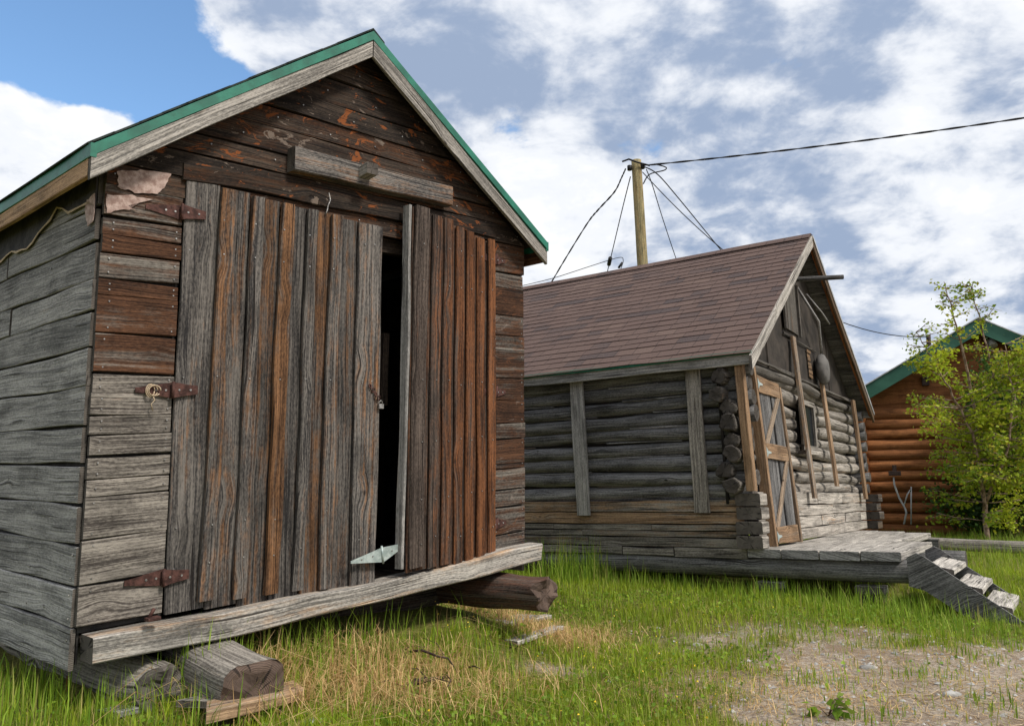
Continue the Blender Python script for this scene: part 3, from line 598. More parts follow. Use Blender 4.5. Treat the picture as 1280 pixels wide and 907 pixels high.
    dl.nails([(x + R(-.005, .005), -.089 if x in (.60, .79, .975, 1.15, 1.32) else (-.080 if x > 1.5 else -.052), z + R(-.01, .01)) for x in (.43, .60, .79, .975, 1.15, 1.32, 1.56, 1.64) for z in (.2, .40, 1.2, 1.9, 2.1)], (0, -1, 0), 2)
    d1 = dl.build('door', ['door', 'end', 'steel'], th, 'left door leaf of grey vertical planks, closed')
    for z in (2.108, 1.129, .158):
        strap(z, .372, True, '').build('hinge', ['rust', 'steel'], d1)
    mb = MB(fr); q = fr.y(190, 488, -.05)                       # twine knotted round the middle hinge
    for k in range(3):
        pts = [(q[0] + .022 * math.cos(a) * (1 + .2 * k) + .01 * (k - 1), -.052 - .004 * k, q[2] + .034 * math.sin(a) * (1 - .1 * k)) for a in np.linspace(0, 6.2 - k * .3, 14)]
        mb.tube(pts, .0032, 5)
    mb.tube([(q[0], -.056, q[2] - .02), (q[0] + .012, -.06, q[2] - .05), (q[0] - .004, -.058, q[2] - .07), (q[0] + .006, -.056, q[2] - .105)], .003, 5)
    mb.build('twine', ['twine'], d1)
    # hasp with padlock hanging from the edge of the left leaf
    mb = MB(fr); a, b = fr.y(461, 480, -.085), fr.y(475, 500, -.10)
    for k in range(4):
        c0 = a + (b - a) * (k + .5) / 4
        mb.tube([c0 + np.array([.012 * math.cos(w_) * .7, (-.006 if k % 2 else .006) * math.sin(w_), .016 * math.sin(w_)]) for w_ in np.linspace(0, 6.28, 9)], .0042, 5)
    mb.build('hasp_chain', ['rust'], d1)
    mb = MB(fr); b = fr.y(476, 505, -.10)
    mb.board((b[0] - .018, b[1] + .008, b[2] - .030), (.036, 0, 0), (0, 0, .032), (0, -.016, 0), n=2, jit=0, bow=0, ch=.003, cap=0)
    mb.tube([(b[0] + .012 * math.cos(w_), b[1], b[2] + .004 + .02 * math.sin(w_)) for w_ in np.linspace(0, math.pi, 8)], .003, 6)
    mb.build('padlock', ['steel'], d1)
    # right leaf, swung a little open about its right edge
    dr = MB(fr); hx = 2.785; HX = np.array([hx, -.03, 0.]); ang = math.radians(7.5)
    du = np.array([-math.cos(ang), -math.sin(ang), 0.]); dn = np.array([math.sin(ang) * 1., -math.cos(ang), 0.]); up = np.array([0, 0, 1.])
    WD = .94
    bz2 = lambda s_: -.115 + .10 * s_ / WD
    tz2 = lambda s_: 2.30 + .115 * s_ / WD
    e = [0, .13, .26, .39, .52, .655, .79, .94]
    for i in range(7):
        s0, s1 = e[i], e[i + 1]
        o = HX + du * s0 + up * (bz2(s0) + R(-.008, .008)); 
        dr.board(o - dn * .0, up * (tz2(s0) - bz2(s0) + R(-.008, .008)) - du * (.035 * s0), du * (s1 - s0 - .004), dn * .020, (.34, .45, R(0, 1), 0), jit=.003, n=16)
    for i, (s0, wd) in enumerate(((.015, .088), (.150, .088), (.275, .092), (.40, .092), (.53, .092), (.665, .088), (.795, .135))):
        o = HX + du * s0 + dn * .022 + up * (bz2(s0) + R(0, .03))
        dr.board(o, up * (tz2(s0) - bz2(s0) - R(0, .02)) - du * (.035 * s0), du * wd, dn * .022, (.46 + R(-.10, .10) - (.06 if i == 6 else 0), .50 + R(-.10, .10) - (.10 if i == 6 else 0), R(0, 1), 0), jit=.004, n=22, ch=.006)
    dr.board(HX + du * (WD + .002) - dn * .05 + up * -.01, up * 2.42 - du * .035, dn * .062, du * .024, (.50, .38, .4, 0), jit=.004, n=16, mi=3)
    for z in (.35, 1.15, 1.85): dr.board(HX + du * .01 - dn * .03 + up * z, du * .86, up * .11, dn * .028, T(.2, .3, .3, .4))
    dr.nails([HX + du * (s_ + .04) + dn * .0465 + up * (z + R(-.02, .02)) for s_ in (.02, .15, .27, .39, .52, .65, .79) for z in (.15, .42, .8, 1.2, 1.9, 2.15)], dn, 2)
    d2 = dr.build('door', ['doorw', 'end', 'steel', 'side'], th, 'right door leaf of reddish vertical planks, slightly open')
    for z, w_ in ((2.17, 1.), (1.14, 1.), (.16, 1.)):
        mb = strap(z, 2.80, False, '', w=w_ * 1.05); mb.build('hinge', ['rust', 'steel'], d2)
    # galvanised strap across the gap at the bottom
    mb = MB(fr); p = lambda u, v, o=-.125: fr.y(u, v, o)
    L_, C1, C2, R_ = p(438, 703), p(477, 683), p(480, 702), p(507, 679)
    mb.slab([p(438, 701), p(438, 704), p(479, 702), p(477, 684)], (0, -.005, 0)); mb.slab([p(477, 684), p(479, 702), p(507, 681), p(506, 678)], (0, -.005, 0))
    mb.tube([p(477, 682, -.132), p(479, 704, -.132)], .007, 8)
    mb.nails([p(452, 699, -.131), p(466, 695, -.131), p(490, 688, -.131), p(498, 684, -.131)], (0, -1, 0), 1, .005)
    mb.build('hinge', ['galv', 'steel'], d2, 'pale galvanised strap hinge low on the door')
    # --- header beam with its block, hook, sill
    mb = MB(fr); mb.board((1.005, -.045, 2.478), (1.275, 0, .006), (0, 0, .145), (0, -.085, 0), (.62, .42, .61, 0), jit=.003, ch=.006)
    mb.build('header_beam', ['door', 'end'], th, 'thick rough plank nailed above the doors')
    mb = MB(fr); q = fr.y(446, 222, -.12); mb.board((q[0] + .01, -.045, q[2] - .01), (0, -.17, .02), (.085, 0, 0), (0, 0, .075), (.5, .3, .2, 0), n=3, jit=.002, cap=1)
    mb.build('wood_block', ['grey', 'end'], th)
    mb = MB(fr); mb.tube([fr.y(*q_, -.06) for q_ in ((411, 241), (413, 250), (410, 257), (409, 263), (407, 268))], .0045, 6); mb.build('hook', ['steel'], th)
    mb = MB(fr)
    mb.board((.02, -.145, -.175), (3.17, 0, .02), (0, 0, .125), (0, .15, 0), (.62, .40, .9, 0), jit=.006, ch=.008, n=40, skew=.03, sag=-.028)
    mb.build('sill_beam', ['grey', 'end'], th, 'long split grey sill beam under the doors')
    mb = MB(fr); mb.tube([fr.y(*q_, -.16) for q_ in ((186, 772), (190, 765), (193, 760))], .009, 6); mb.board(fr.y(180, 776, -.15), (.06, 0, 0), (0, 0, .02), (0, -.05, 0), n=2, cap=0); mb.build('door_stop', ['rust'], th)
shed()

def skid(name_label, p0, p1, r, r1, mat, tn, fr=SH, flat=None, re=.06, wob=.018, extra=None, grp=None, m=28, end='end'):
    mb = MB(fr); mb.log(p0, p1, r, r1, tn, n=40, m=m, wob=wob, flat=flat, rough_end=re)
    return tag(mb.build('foundation_log', [mat, end]), name_label, 'log', grp or 'logs the shed rests on')
skid('grey splintered log running back under the left side wall', (.36, -.17, -.345), (.28, DP, -.44), .13, .14, 'plogs', (.50, .30, .3, 0), re=.13, wob=.022)
skid('thick cracked squared log sticking out under the shed left of centre', (.60, -.60, -.375), (.85, DP, -.40), .188, .18, 'plogs', (.42, .30, .6, 0), flat=.82, re=.06, wob=.014, end='rend')
skid('dark reddish rotten log end under the right door', (2.78, -.50, -.31), (2.85, DP, -.32), .120, .15, 'rot', (.55, .50, .2, 0), re=.10, wob=.022, end='rend')

def wpt(u, v, z):                                             # ground-ish point seen at a pixel, at height z
    r = ray(u, v); k = (z - EYE) / r[2]; return Ev + r * k
def loose(u0, v0, u1, v1, z, wd, th_, label, mat='grey', tn=None, z1=None, cat='board', name='loose_board', tilt=0.):
    a, b = wpt(u0, v0, z), wpt(u1, v1, z1 if z1 is not None else z); d = b - a; L = unit(np.cross([0, 0, 1.], d)); L = L + np.array([0, 0, tilt])
    mb = MB(); mb.board(a, d, L * wd, (0, 0, th_), tn or T(.5, .7, .2, .4), jit=.012, n=10, skew=.1, ch=.004)
    return tag(mb.build(name, [mat, 'end']), label, cat, 'broken wood scraps below the shed')
loose(250, 886, 340, 866, -.03, .13, .03, 'short grey board under the cracked squared log', tn=(.5, .1, .3, 0))
loose(268, 902, 385, 872, -.05, .15, .06, 'splintered brown and grey board in the grass at the lower left', 'plogs', (.6, .55, .8, 0))
loose(140, 900, 236, 878, -.08, .12, .03, 'half buried grey board in grass below the corner log', 'logs', (.6, .2, .3, 0))
loose(598, 794, 672, 774, -.03, .16, .035, 'grey plank scrap lying beneath the dark rotten log', 'grey', (.6, .1, .3, 0))
loose(645, 806, 706, 787, -.06, .10, .03, 'pale plank scrap in dry grass right of the shed', 'grey', (.75, .2, .6, 0))
loose(660, 779, 688, 772, -.04, .08, .03, 'small grey wood scrap on top of the plank pile', 'grey', (.75, .1, .1, 0))
mb = MB(); mb.tube([wpt(*p) for p in ((500, 828, -.06), (512, 814, .03), (527, 812, .045), (548, 820, .05), (560, 822, .03), (572, 840, -.05))], .010, 8, r_end=.004)
for k in range(14):
    q0 = wpt(R(485, 590), R(815, 868), R(-.08, -.02)); q1 = q0 + np.array([R(-.22, .22), R(-.15, .15), R(-.02, .10)]); mb.tube([q0, (q0 + q1) / 2 + np.array([R(-.03, .03), 0, R(0, .04)]), q1], R(.003, .007), 5, r_end=.002)
mb.tube([wpt(*p) for p in ((505, 862, -.08), (520, 850, -.04), (545, 848, -.05), (560, 845, -.09))], .018, 8, r_end=.01)
tag(mb.build('fallen_branch', ['rustd']), 'dark crooked brushwood lying in the dry grass', 'branch')

# ================================================================ LOG CABIN
CL, CW = 7.0, 5.75
def cabin():
    fr = CB; th = thing('log_cabin', 'old grey log cabin with brown shingle roof and leaning plank door', 'cabin', fr.P(2.8, 3, -.1))
    # long wall logs
    mb = MB(fr)
    for k in range(9):
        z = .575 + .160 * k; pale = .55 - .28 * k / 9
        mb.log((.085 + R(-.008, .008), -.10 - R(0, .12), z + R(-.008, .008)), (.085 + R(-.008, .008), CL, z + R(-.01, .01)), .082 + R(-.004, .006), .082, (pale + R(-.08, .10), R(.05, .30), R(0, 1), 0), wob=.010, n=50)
    mb.log((.10, -.1, .50), (.10, CL, .50), .07, .07, (.3, .3, .2, 0), wob=.01)
    mb.slab([(.10, .0, -.05), (.10, CL, -.05), (.10, CL, 2.05), (.10, 0, 2.05)], (.03, 0, 0), (.1, .5, .5, 0), 2)
    for k in range(9):                                          # strips of chinking between the logs
        y = R(.2, 1.); z = .655 + .16 * k
        while y < 3.2:
            l = R(.3, 1.2); mb.board((.028, y, z - .006), (0, l, R(-.01, .01)), (0, 0, .014), (.03, 0, 0), T(.5, .8, .2, .5), n=6, jit=.003); y += l + R(.3, 1.2)
    mb.build('log_wall', ['logs', 'end', 'dark'], th)
    # gable wall logs
    mb = MB(fr)
    for k in range(9):
        z = .655 + .160 * k - .03
        xs = [(-.11 - R(0, .10), .5)]
        if z < 1.9: xs.append((1.42, 2.30 if 1.12 < z < 1.72 else CW + .22))
        else: xs = [(.02, CW - .02)]
        if 1.12 < z < 1.72: xs.append((2.98, CW + .22))
        for (xa, xb) in xs:
            mb.log((xa, .07 + R(-.01, .01), z + R(-.006, .006)), (xb, .07 + R(-.01, .01), z + R(-.006, .006)), .085 + R(-.006, .008), .082, (R(.55, .8) - .035 * k if xa > 0 else R(.12, .35), R(.1, .4), R(0, 1), 0), wob=.014 if xa > 0 else .03, n=max(6, int((xb - xa) / .12)), rough_end=.02)  # gable log colour darkens with height, shading put into the tint
    mb.slab([(-.02, .13, .45), (CW, .13, .45), (CW, .13, 2.05), (-.02, .13, 2.05)], (0, .03, 0), (.1, .5, .5, 0), 2)
    mb.build('log_wall', ['plogs', 'end', 'dark'], th, 'gable end wall of rounded pale grey logs')
    mb = MB(fr)
    for (o, a, b, c) in (((CW, .2, -.05), (0, CL - .2, 0), (0, 0, 2.1), (.05, 0, 0)), ((0, CL, -.05), (CW, 0, 0), (0, 0, 2.1), (0, .05, 0))): mb.board(o, a, b, c, T(.3, .4, .2, .3))
    PX, PZ = 2.86, 4.02; sr = (PZ - 2.0) / (PX + .12)
    mb.slab([(.0, CL, 2.0), (CW, CL, 2.0), (PX, CL, PZ - .15)], (0, .05, 0), (.3, .3, .3, 0))
    mb.build('back_wall', ['logs', 'end'], th)
    # skirt of squared timbers
    mb = MB(fr); rows = [(-.005, .095, .34, .32), (.10, .165, .34, .32), (.170, .235, .30, .35), (.24, .365, .48, .48), (.37, .495, .42, .52)]
    for i, (z0, z1, v, wm) in enumerate(rows):
        y = -.02
        while y < CL:
            l = R(1.0, 2.4) if i < 3 else R(2.5, 3.5); y2 = min(CL, y + l)
            mb.board((-.005 - R(0, .008), y + .004, z0 + .003), (0, y2 - y - .006, R(-.004, .004)), (0, 0, z1 - z0 - .006), (.08, 0, 0), (v + R(-.08, .08), wm + R(-.05, .12), R(0, 1), 0), jit=.003, n=10); y = y2
    y = -.02
    while y < CL:
        l = R(.3, .9); mb.board((-.012 - R(0, .01), y + .004, -.098), (0, l - .01, 0), (0, 0, .085), (.09, 0, 0), (R(.25, .5), R(.1, .5), R(0, 1), 0), jit=.006, n=4); y += l
    mb.slab([(.07, .0, -.09), (.07, CL, -.09), (.07, CL, .5), (.07, 0, .5)], (.01, 0, 0), (.1, .5, .5, 0), 2)
    mb.build('timber_skirt', ['plogs', 'end', 'dark'], th)
    mb = MB(fr)
    for i, (z0, z1) in enumerate(((.01, .145), (.15, .285), (.29, .42), (.425, .575))):
        x = 1.47
        while x < CW - .05:
            x2 = min(CW - .02, x + R(1.0, 2.6)); mb.board((x, -.10 - R(0, .008), z0 + .002), (x2 - x - .006, 0, R(-.004, .004)), (0, 0, z1 - z0 - .006), (0, .10, 0), (R(.72, .95), R(.15, .45), R(0, 1), 0), jit=.004, n=10); x = x2
        mb.board((.17, -.10, z0), (.26, 0, 0), (0, 0, z1 - z0 - .008), (0, .1, 0), (R(.5, .8), R(.1, .3), R(0, 1), 0), n=3)
    mb.build('timber_skirt', ['plogs', 'end'], th, 'pale squared timbers at the foot of the gable wall')
    # corner of notched timber ends
    mb = MB(fr); m2 = MB(fr)
    for i, z in enumerate((.0, .145, .29, .43)):
        mb.board((-.05 - R(0, .06), -.16 - R(0, .05) - (.03 if i % 2 else 0), z + .004), (.20 + R(0, .06), 0, 0), (0, .26, 0), (0, 0, .125), (R(.45, .9), R(.1, .3), R(0, 1), 0), n=2, jit=.004, ch=.012)
        m2.board((CW - .10, -.22 - R(0, .08), z + .004), (.34 + R(0, .05), 0, 0), (0, .26, 0), (0, 0, .125), (R(.2, .4), R(.3, .6), R(0, 1), 0), n=2, jit=.004, ch=.01)
    for i in range(8):                                          # rounded log ends at the far corner
        m2.log((CW + .05, -.14 - R(0, .06), .66 + .165 * i), (CW + .05, .3, .66 + .165 * i), .078, .08, (R(.3, .5), R(.1, .3), R(0, 1), 0), wob=.008)
    mb.build('corner_timbers', ['plogs', 'end'], th); m2.build('corner_timbers', ['logs', 'end'], th)
    # lintel log and felt covered gable
    mb = MB(fr); mb.log((.30, .0, 1.955), (CW - .1, .0, 1.93), .066, .062, (.16, .35, .4, 0), wob=.012, n=40); mb.build('lintel_log', ['plogs', 'end'], th)
    mb = MB(fr); n = 14
    a0, a1, ap = np.array([.02, -.02, 1.99]), np.array([CW - .05, -.02, 1.99]), np.array([PX, -.02, PZ - .14])
    rings = []
    for k in range(n + 1):
        q = k / n; l_ = a0 + (ap - a0) * q; r_ = a1 + (ap - a1) * q
        rings.append([l_ + (r_ - l_) * j / 16 + np.array([0, R(-.010, .010) if 0 < j < 16 else 0, 0]) for j in range(17)])
    mb.loft(rings, [k * .15 for k in range(n + 1)], (.5, .5, .5, 0), 0, None, closed=False, smooth=True)
    for x in (1.2, 4.2):                         # battens over the felt joints
        zt = PZ - .16 - sr * abs(x - PX); mb.board((x, -.03, 2.02), (R(-.02, .02), 0, zt - 2.02), (.025, 0, 0), (0, -.012, 0), (.3, .3, .5, 0), n=4, mi=0, cap=0)
    mb.build('gable_panel', ['gfelt'], th, 'felt covered gable panel, dark brown and torn')
    mb = MB(fr); mb.board((.15, -.045, 2.02), (CW - .4, 0, 0), (0, 0, .035), (0, -.03, 0), (.12, .3, .1, 0), jit=.008); mb.board((1.95, -.035, 2.55), (1.6, 0, -.01), (0, 0, .02), (0, -.015, 0), (.12, .2, .1, 0), jit=.004)
    mb.build('gable_trim', ['plogs', 'end'], th)
    f = lambda u, v, o=-.05: fr.y(u, v, o)
    mb = MB(fr)
    for k in range(4): mb.board((2.02 + k * .16, -.032, 2.64), (R(-.01, .01), 0, .66), (.15, 0, 0), (0, -.018, 0), T(.05, .15, .3, .5), n=5)
    mb.board((1.98, -.045, 2.62), (0, 0, .70), (.05, 0, 0), (0, -.03, 0), T(.1, .2, .3, .5)); mb.board((2.66, -.045, 2.62), (0, 0, .70), (.05, 0, 0), (0, -.03, 0), T(.1, .2, .3, .5))
    mb.build('loft_door', ['plogs', 'end'], th, 'small boarded loft hatch high in the gable')
    mb = MB(fr)
    for k in range(7): mb.board((3.02 + R(-.02, .02), -.032, 2.14 + k * .055), (.18 + R(-.04, .04), 0, R(-.01, .01)), (0, 0, .045), (0, -.012, 0), T(.1, .5, .5, .7), n=3)
    mb.build('torn_patch', ['fresh', 'end'], th, 'torn patch showing tan boards in the gable felt')
    mb = MB(fr); mb.board((.82, -.03, 2.22), (.10, 0, .0), (.02, 0, .13), (0, -.008, 0), T(.7, .8, .5, .6), n=3, jit=.01); mb.build('torn_patch', ['fresh', 'end'], th)
    mb = MB(fr); q = (3.45, -.16, 2.30); rings = []                        # round canvas covered flue plug
    for k in range(7):
        a = k / 6 * math.pi; rr = .03 + .17 * math.sin(a) ** .7; rings.append([(q[0] + .85 * rr * math.cos(w_), -.05 - .16 * (1 - math.cos(a)) / 2, q[2] + rr * 1.1 * math.sin(w_) - .03 * k / 6) for w_ in np.linspace(0, 6.283, 17)[:-1]])
    mb.loft(rings, [.05 * k for k in range(7)], (.5, .5, .5, 0), 0, 0, smooth=True)
    mb.build('canvas_bundle', ['canvas'], th, 'round grey canvas bundle hanging on the gable')
    mb = MB(fr); mb.log((2.6, .05, 3.40), (2.9, -.62, 3.40), .035, .03, (.2, .2, .3, 0), m=10, wob=.003)
    mb.tube([(2.75, -.05, 3.32), (3.15, -.2, 2.9), (3.6, -.10, 2.40)], .018, 6, (.9, .2, .5, 0))
    mb.tube([(2.95, -.12, 3.25), (3.3, -.22, 3.05), (3.55, -.25, 2.93)], .012, 6, (.9, .2, .5, 0))
    mb.build('roof_pole', ['logs', 'end'], th, 'dark pole sticking out below the roof peak')
    # window
    mb = MB(fr); x0, x1, z0, z1, y = 2.36, 2.92, 1.18, 1.70, -.085
    for (o, a, b) in (((x0 - .07, y, z0 - .07), (x1 - x0 + .14, 0, 0), (0, 0, .07)), ((x0 - .07, y, z1), (x1 - x0 + .14, 0, 0), (0, 0, .07)), ((x0 - .07, y, z0), (0, 0, z1 - z0), (.07, 0, 0)), ((x1, y, z0), (0, 0, z1 - z0), (.07, 0, 0))):
        mb.board(o, a, b, (0, .035, 0), (R(.4, .6), .3, R(0, 1), 0), n=3, jit=.002)
    wn = mb.build('window', ['plogs', 'end'], th)
    mb = MB(fr); mb.board((x0, y + .03, z0), (0, 0, z1 - z0), (x1 - x0, 0, 0), (0, .006, 0), n=1, jit=0, bow=0, cap=0); mb.build('pane', ['glass'], wn)
    mb = MB(fr); mb.board((x0 - .10, y - .03, z0 - .12), (x1 - x0 + .2, 0, .01), (0, 0, .05), (0, .12, 0), (.8, .2, .5, 0), n=4); mb.build('sill', ['plogs', 'end'], wn)
    # door, leaning out at the foot
    dx0, dx1, zt = .50, 1.34, 1.86
    def dp(x, z, o=0.): return np.array([x + (.00 if x < .9 else .05 * (1 - z / zt)), -.055 - .085 * (1 - z / zt) + o, z])
    mb = MB(fr); upv = dp(.5, zt) - dp(.5, 0.)
    for k in range(7):
        xa = dx0 + .02 + (dx1 - dx0 - .04) * k / 7; mb.board(dp(xa, .02), upv * .98, ((dx1 - dx0 - .04) / 7 - .006, 0, 0), (0, -.022, 0), (R(.30, .5), R(.1, .25), R(0, 1), 0), n=10)
    dr = mb.build('door', ['logs', 'end'], th, 'narrow plank door with tan rails and diagonal braces')
    for (z0, z1) in ((.02, .20), (.93, 1.10), (1.66, 1.84)):
        mb = MB(fr); mb.board(dp(dx0 + .02, z0, -.024), (dx1 - dx0 - .04, 0, 0), upv * ((z1 - z0) / zt), (0, -.024, 0), (.50, .60, R(0, 1), 0), n=4); mb.build('rail', ['fresh', 'end'], dr)
    for (za, zb) in ((.20, .93), (1.10, 1.66)):
        mb = MB(fr); a = dp(dx0 + .05, za, -.024); b = dp(dx1 - .14, zb, -.024); mb.board(a, b - a, (.10, 0, 0), (0, -.022, 0), (.58, .30, R(0, 1), 0), n=4); mb.build('brace', ['fresh', 'end'], dr)
    for z in (.10, 1.0, 1.75):
        mb = MB(fr); mb.slab([dp(dx0 + .0, z + .06, -.050), dp(dx0 + .0, z - .06, -.050), dp(dx0 + .05, z - .02, -.050), dp(dx0 + .16, z - .008, -.050), dp(dx0 + .16, z + .008, -.050), dp(dx0 + .05, z + .02, -.050)], (0, -.004, 0)); mb.build('hinge', ['galv'], dr)
    mb = MB(fr)
    for xx, ztop, wm in ((dx0 - .07, 1.93, .62), (dx1, 1.80, .50)):
        a = dp(xx, 0.0, -.0); b = dp(xx, ztop, -.0); mb.board(a + np.array([0, .06, 0]), b - a, (.065, 0, 0), (0, -.11, 0), (.55, wm, R(0, 1), 0), n=10)
    mb.build('door_frame', ['fresh', 'end'], th)
    # braces: upright planks nailed over the logs
    def plank(a, d, b, c, tn, mat, lab=None): mb = MB(fr); mb.board(a, d, b, c, tn, n=12, jit=.003); return mb.build('upright_plank', [mat, 'end'], th, lab)
    plank((-.01, 1.76, .33), (0, .0, 1.64), (0, .17, 0), (-.035, 0, 0), (.58, .1, .3, 0), 'side')
    plank((-.01, .335, .36), (0, .0, 1.66), (0, .165, 0), (-.035, 0, 0), (.50, .25, .8, 0), 'plogs')
    plank((-.11, -.09, .58), (0, .03, 1.36), (.10, 0, 0), (0, -.085, 0), (.55, .66, .5, 0), 'fresh', 'tan upright plank on the near corner')
    plank((2.14, -.16, .50), (.02, .10, 2.05), (.12, 0, 0), (0, -.04, 0), (.50, .50, .1, 0), 'plogs')
    plank((3.42, -.15, .66), (.04, .10, 1.72), (.12, 0, 0), (0, -.04, 0), (.65, .55, .9, 0), 'plogs')
    plank((5.18, -.17, .48), (.0, .06, 1.55), (.15, 0, 0), (0, -.04, 0), (.45, .60, .4, 0), 'fresh')
    # roof
    y0, y1 = -.25, CL + .3; pk = np.array([PX, 0, PZ]); el = np.array([-.14, 0, 1.99]); er = np.array([5.98, 0, 1.93]); roof = MB(fr)
    for e_, sg in ((el, -1), (er, 1)):
        a = e_ - pk; nrm = unit(np.array([sg * -a[2], 0, abs(a[0])])); rows = 24
        for k in range(11):
            p = pk + a * (k / 11); roof.board((p + np.array([0, y0 + .02, 0])) - nrm * .03, (0, y1 - y0 - .04, 0), a / 11 * .98, nrm * .022, (R(.2, .45), R(.2, .4), R(0, 1), 0), mi=0, n=8)
        for k in range(rows):
            q0, q1 = k / rows, min(1.012, (k + 1.25) / rows)
            p = pk + a * q0; th1 = .008
            rings = []; us = []; ph = R(0, 6); nn = 40; jj = R(-.004, .004)
            for i in range(nn + 1):
                y = y0 - .02 + (y1 - y0 + .04) * i / nn; wv = .003 * math.sin(y * 2.3 + ph) + R(-.0015, .0015)
                A = pk + a * q0 + np.array([0, y, 0]) + nrm * .003; B = pk + a * (q1 + wv) + np.array([0, y, 0]) + nrm * (.0125 + .002 * math.sin(y * 5 + ph))
                rings.append([A, B, B - nrm * th1, A - nrm * .002]); us.append(y)
            roof.loft(rings, us, (R(.3, .6), .5, R(0, 1), 0), 1, 1)
    for sg, e_ in ((-1, el), (1, er)):
        a = unit(e_ - pk) * .16; nrm = unit(np.array([sg * -a[2], 0, abs(a[0])])); roof.board(pk + np.array([0, y0 - .022, 0]) + nrm * .018, (0, y1 - y0 + .045, 0), a, nrm * .012, T(.3, .6, .4, .5), mi=1, cap=1, n=30)
    rf = roof.build('roof', ['logs', 'shingle'], th, 'brown asphalt shingle roof with darker mottled tabs')
    for e_, sg, mt, tn in ((el, -1, 'grey', (.72, .10, .4, 0)), (er, 1, 'plogs', (.10, .55, .3, 0))):
        a = e_ - pk; mb = MB(fr); mb.board(pk + np.array([0, y0 - .003, -.012]), a * 1.02, (0, 0, -.15), (0, -.03, 0), tn, n=14, jit=.003); mb.build('rake_board', [mt, 'end'], rf)
    a = er - pk; mb = MB(fr); mb.board(pk + np.array([0.05, y0 + .03, -.05]), a, (0, 0, -.12), (0, -.028, 0), (.4, .9, .6, 0), n=12); mb.build('rake_board', ['olog', 'end'], rf)
    mb = MB(fr); mb.board(pk + np.array([0, y0 - .036, .008]), a * 1.02, (0, 0, -.05), (0, -.008, 0), (.8, .1, .5, 0), n=8, jit=.002); mb.build('metal_edge', ['conduit'], rf)
    mb = MB(fr); mb.board((er[0] + .005, y0 - .04, er[2] + .02), (0, y1 - y0, 0), (0, 0, -.055), (.012, 0, 0), T(.4, .5, .4, .5), cap=0); mb.build('metal_edge', ['green'], rf)
    mb = MB(fr); mb.board((el[0] - .006, y0 - .02, el[2] + .006), (0, y1 - y0 + .04, 0), (0, 0, -.036), (-.014, 0, 0), T(.4, .5, .4, .5), cap=0, n=20, jit=.002); mb.build('metal_edge', ['green'], rf)
    for e_, sg in ((el, -1), (er, 1)):
        mb = MB(fr); mb.board((e_[0], y0 + .002, e_[2] - .012), (0, y1 - y0, 0), (0, 0, -.115), (-sg * .03, 0, 0), (.55, .15, .3, 0), n=30, jit=.003); mb.build('eave_board', ['side', 'end'], rf)
cabin()

# base log, deck, steps
mb = MB(CB); mb.log((.10, CL, -.22), (.10, -1.60, -.175), .118, .108, (.50, .10, .4, 0), n=60, m=20, wob=.006, rough_end=.06)
tag(mb.build('base_log', ['logs', 'end']), 'long thick grey log lying under the cabin wall and deck edge', 'log')
mb = MB(CB); mb.log((2.35, .3, -.20), (2.35, -1.75, -.20), .10, .10, (.45, .10, .4, 0), n=20, m=16); tag(mb.build('deck_joist_log', ['logs', 'end']), 'short grey log end showing behind the deck steps', 'log')
for (x, y, l) in ((.1, -.2, 'grey wood block under the base log by the deck'), (.1, -1.15, 'dark wood block in the shade under the deck end')):
    mb = MB(CB); p = CB.P(x, y, -.36); 
    mb.board((x - .10, y - .12, -.40), (.22, 0, 0), (0, .26, 0), (0, 0, .07), (.6, .1, .3, 0), n=2, jit=.006); mb.board((x - .08, y - .10, -.62), (.2, 0, 0), (0, .2, 0), (0, 0, .22), (.3, .1, .6, 0), n=2, jit=.006); tag(mb.build('support_block', ['grey', 'end']), l, 'block')
def deck():
    th = thing('wooden_deck', 'low plank deck along the front of the log cabin', 'deck', CB.P(2.5, -.7, -.1))
    for i, (ya, yb, xe) in enumerate(((-.36, -.03, 5.2), (-.72, -.37, 5.1), (-1.09, -.73, 4.9), (-1.45, -1.10, 2.05))):
        mb = MB(CB); x = -.03 - R(0, .03)
        while x < xe - .3:
            x2 = min(xe, x + (R(2.2, 3.0) if xe > 3 else 9)); mb.board((x, ya, -.088 + R(-.004, .004)), (x2 - x - .01, 0, R(-.006, .006)), (0, yb - ya, 0), (0, 0, .085), (R(.62, .85), R(.02, .16), R(0, 1), 0), jit=.006, n=14, ch=.008, skew=.02); x = x2
        mb.build('deck_plank', ['grey', 'logs'], th)
    mb = MB(CB); mb.board((4.7, -1.2, -.25), (0, 1.2, 0), (.15, 0, 0), (0, 0, .15), T(.4, .5, .1, .2)); mb.build('joist', ['logs', 'end'], th)
    st = thing('wooden_steps', 'three plank steps between two slanted boards going down from the deck', 'steps', CB.P(.5, -2.0, -.5))
    for x in (-.06, 1.12):
        mb = MB(CB); z = lambda y: .02 + .86 * (y + 1.55)
        mb.slab([(x, -1.50, -.04), (x, -1.58, .0), (x, -1.64, -.03), (x, -2.44, -.62), (x, -2.40, -.72), (x, -2.1, -.66), (x, -1.62, -.33), (x, -1.50, -.30)], (.04, 0, 0), (.42, .08, R(0, 1), 0)); mb.build('side_board', ['logs', 'end'], st)
    for i in range(3):
        y = -1.65 - .21 * i; z = -.10 - .155 * i; mb = MB(CB)
        mb.board((-.015, y, z), (1.13, 0, 0), (0, -.215, -.045), (0, 0, -.05), (.85, .08, R(0, 1), 0), n=8, jit=.003, ch=.006, skew=.02)
        mb.board((-.012, y + .004, z - .05), (1.12, 0, 0), (0, 0, -.06), (0, .02, 0), (.35, .1, R(0, 1), 0), n=4); mb.build('tread', ['grey', 'end'], st)
deck()
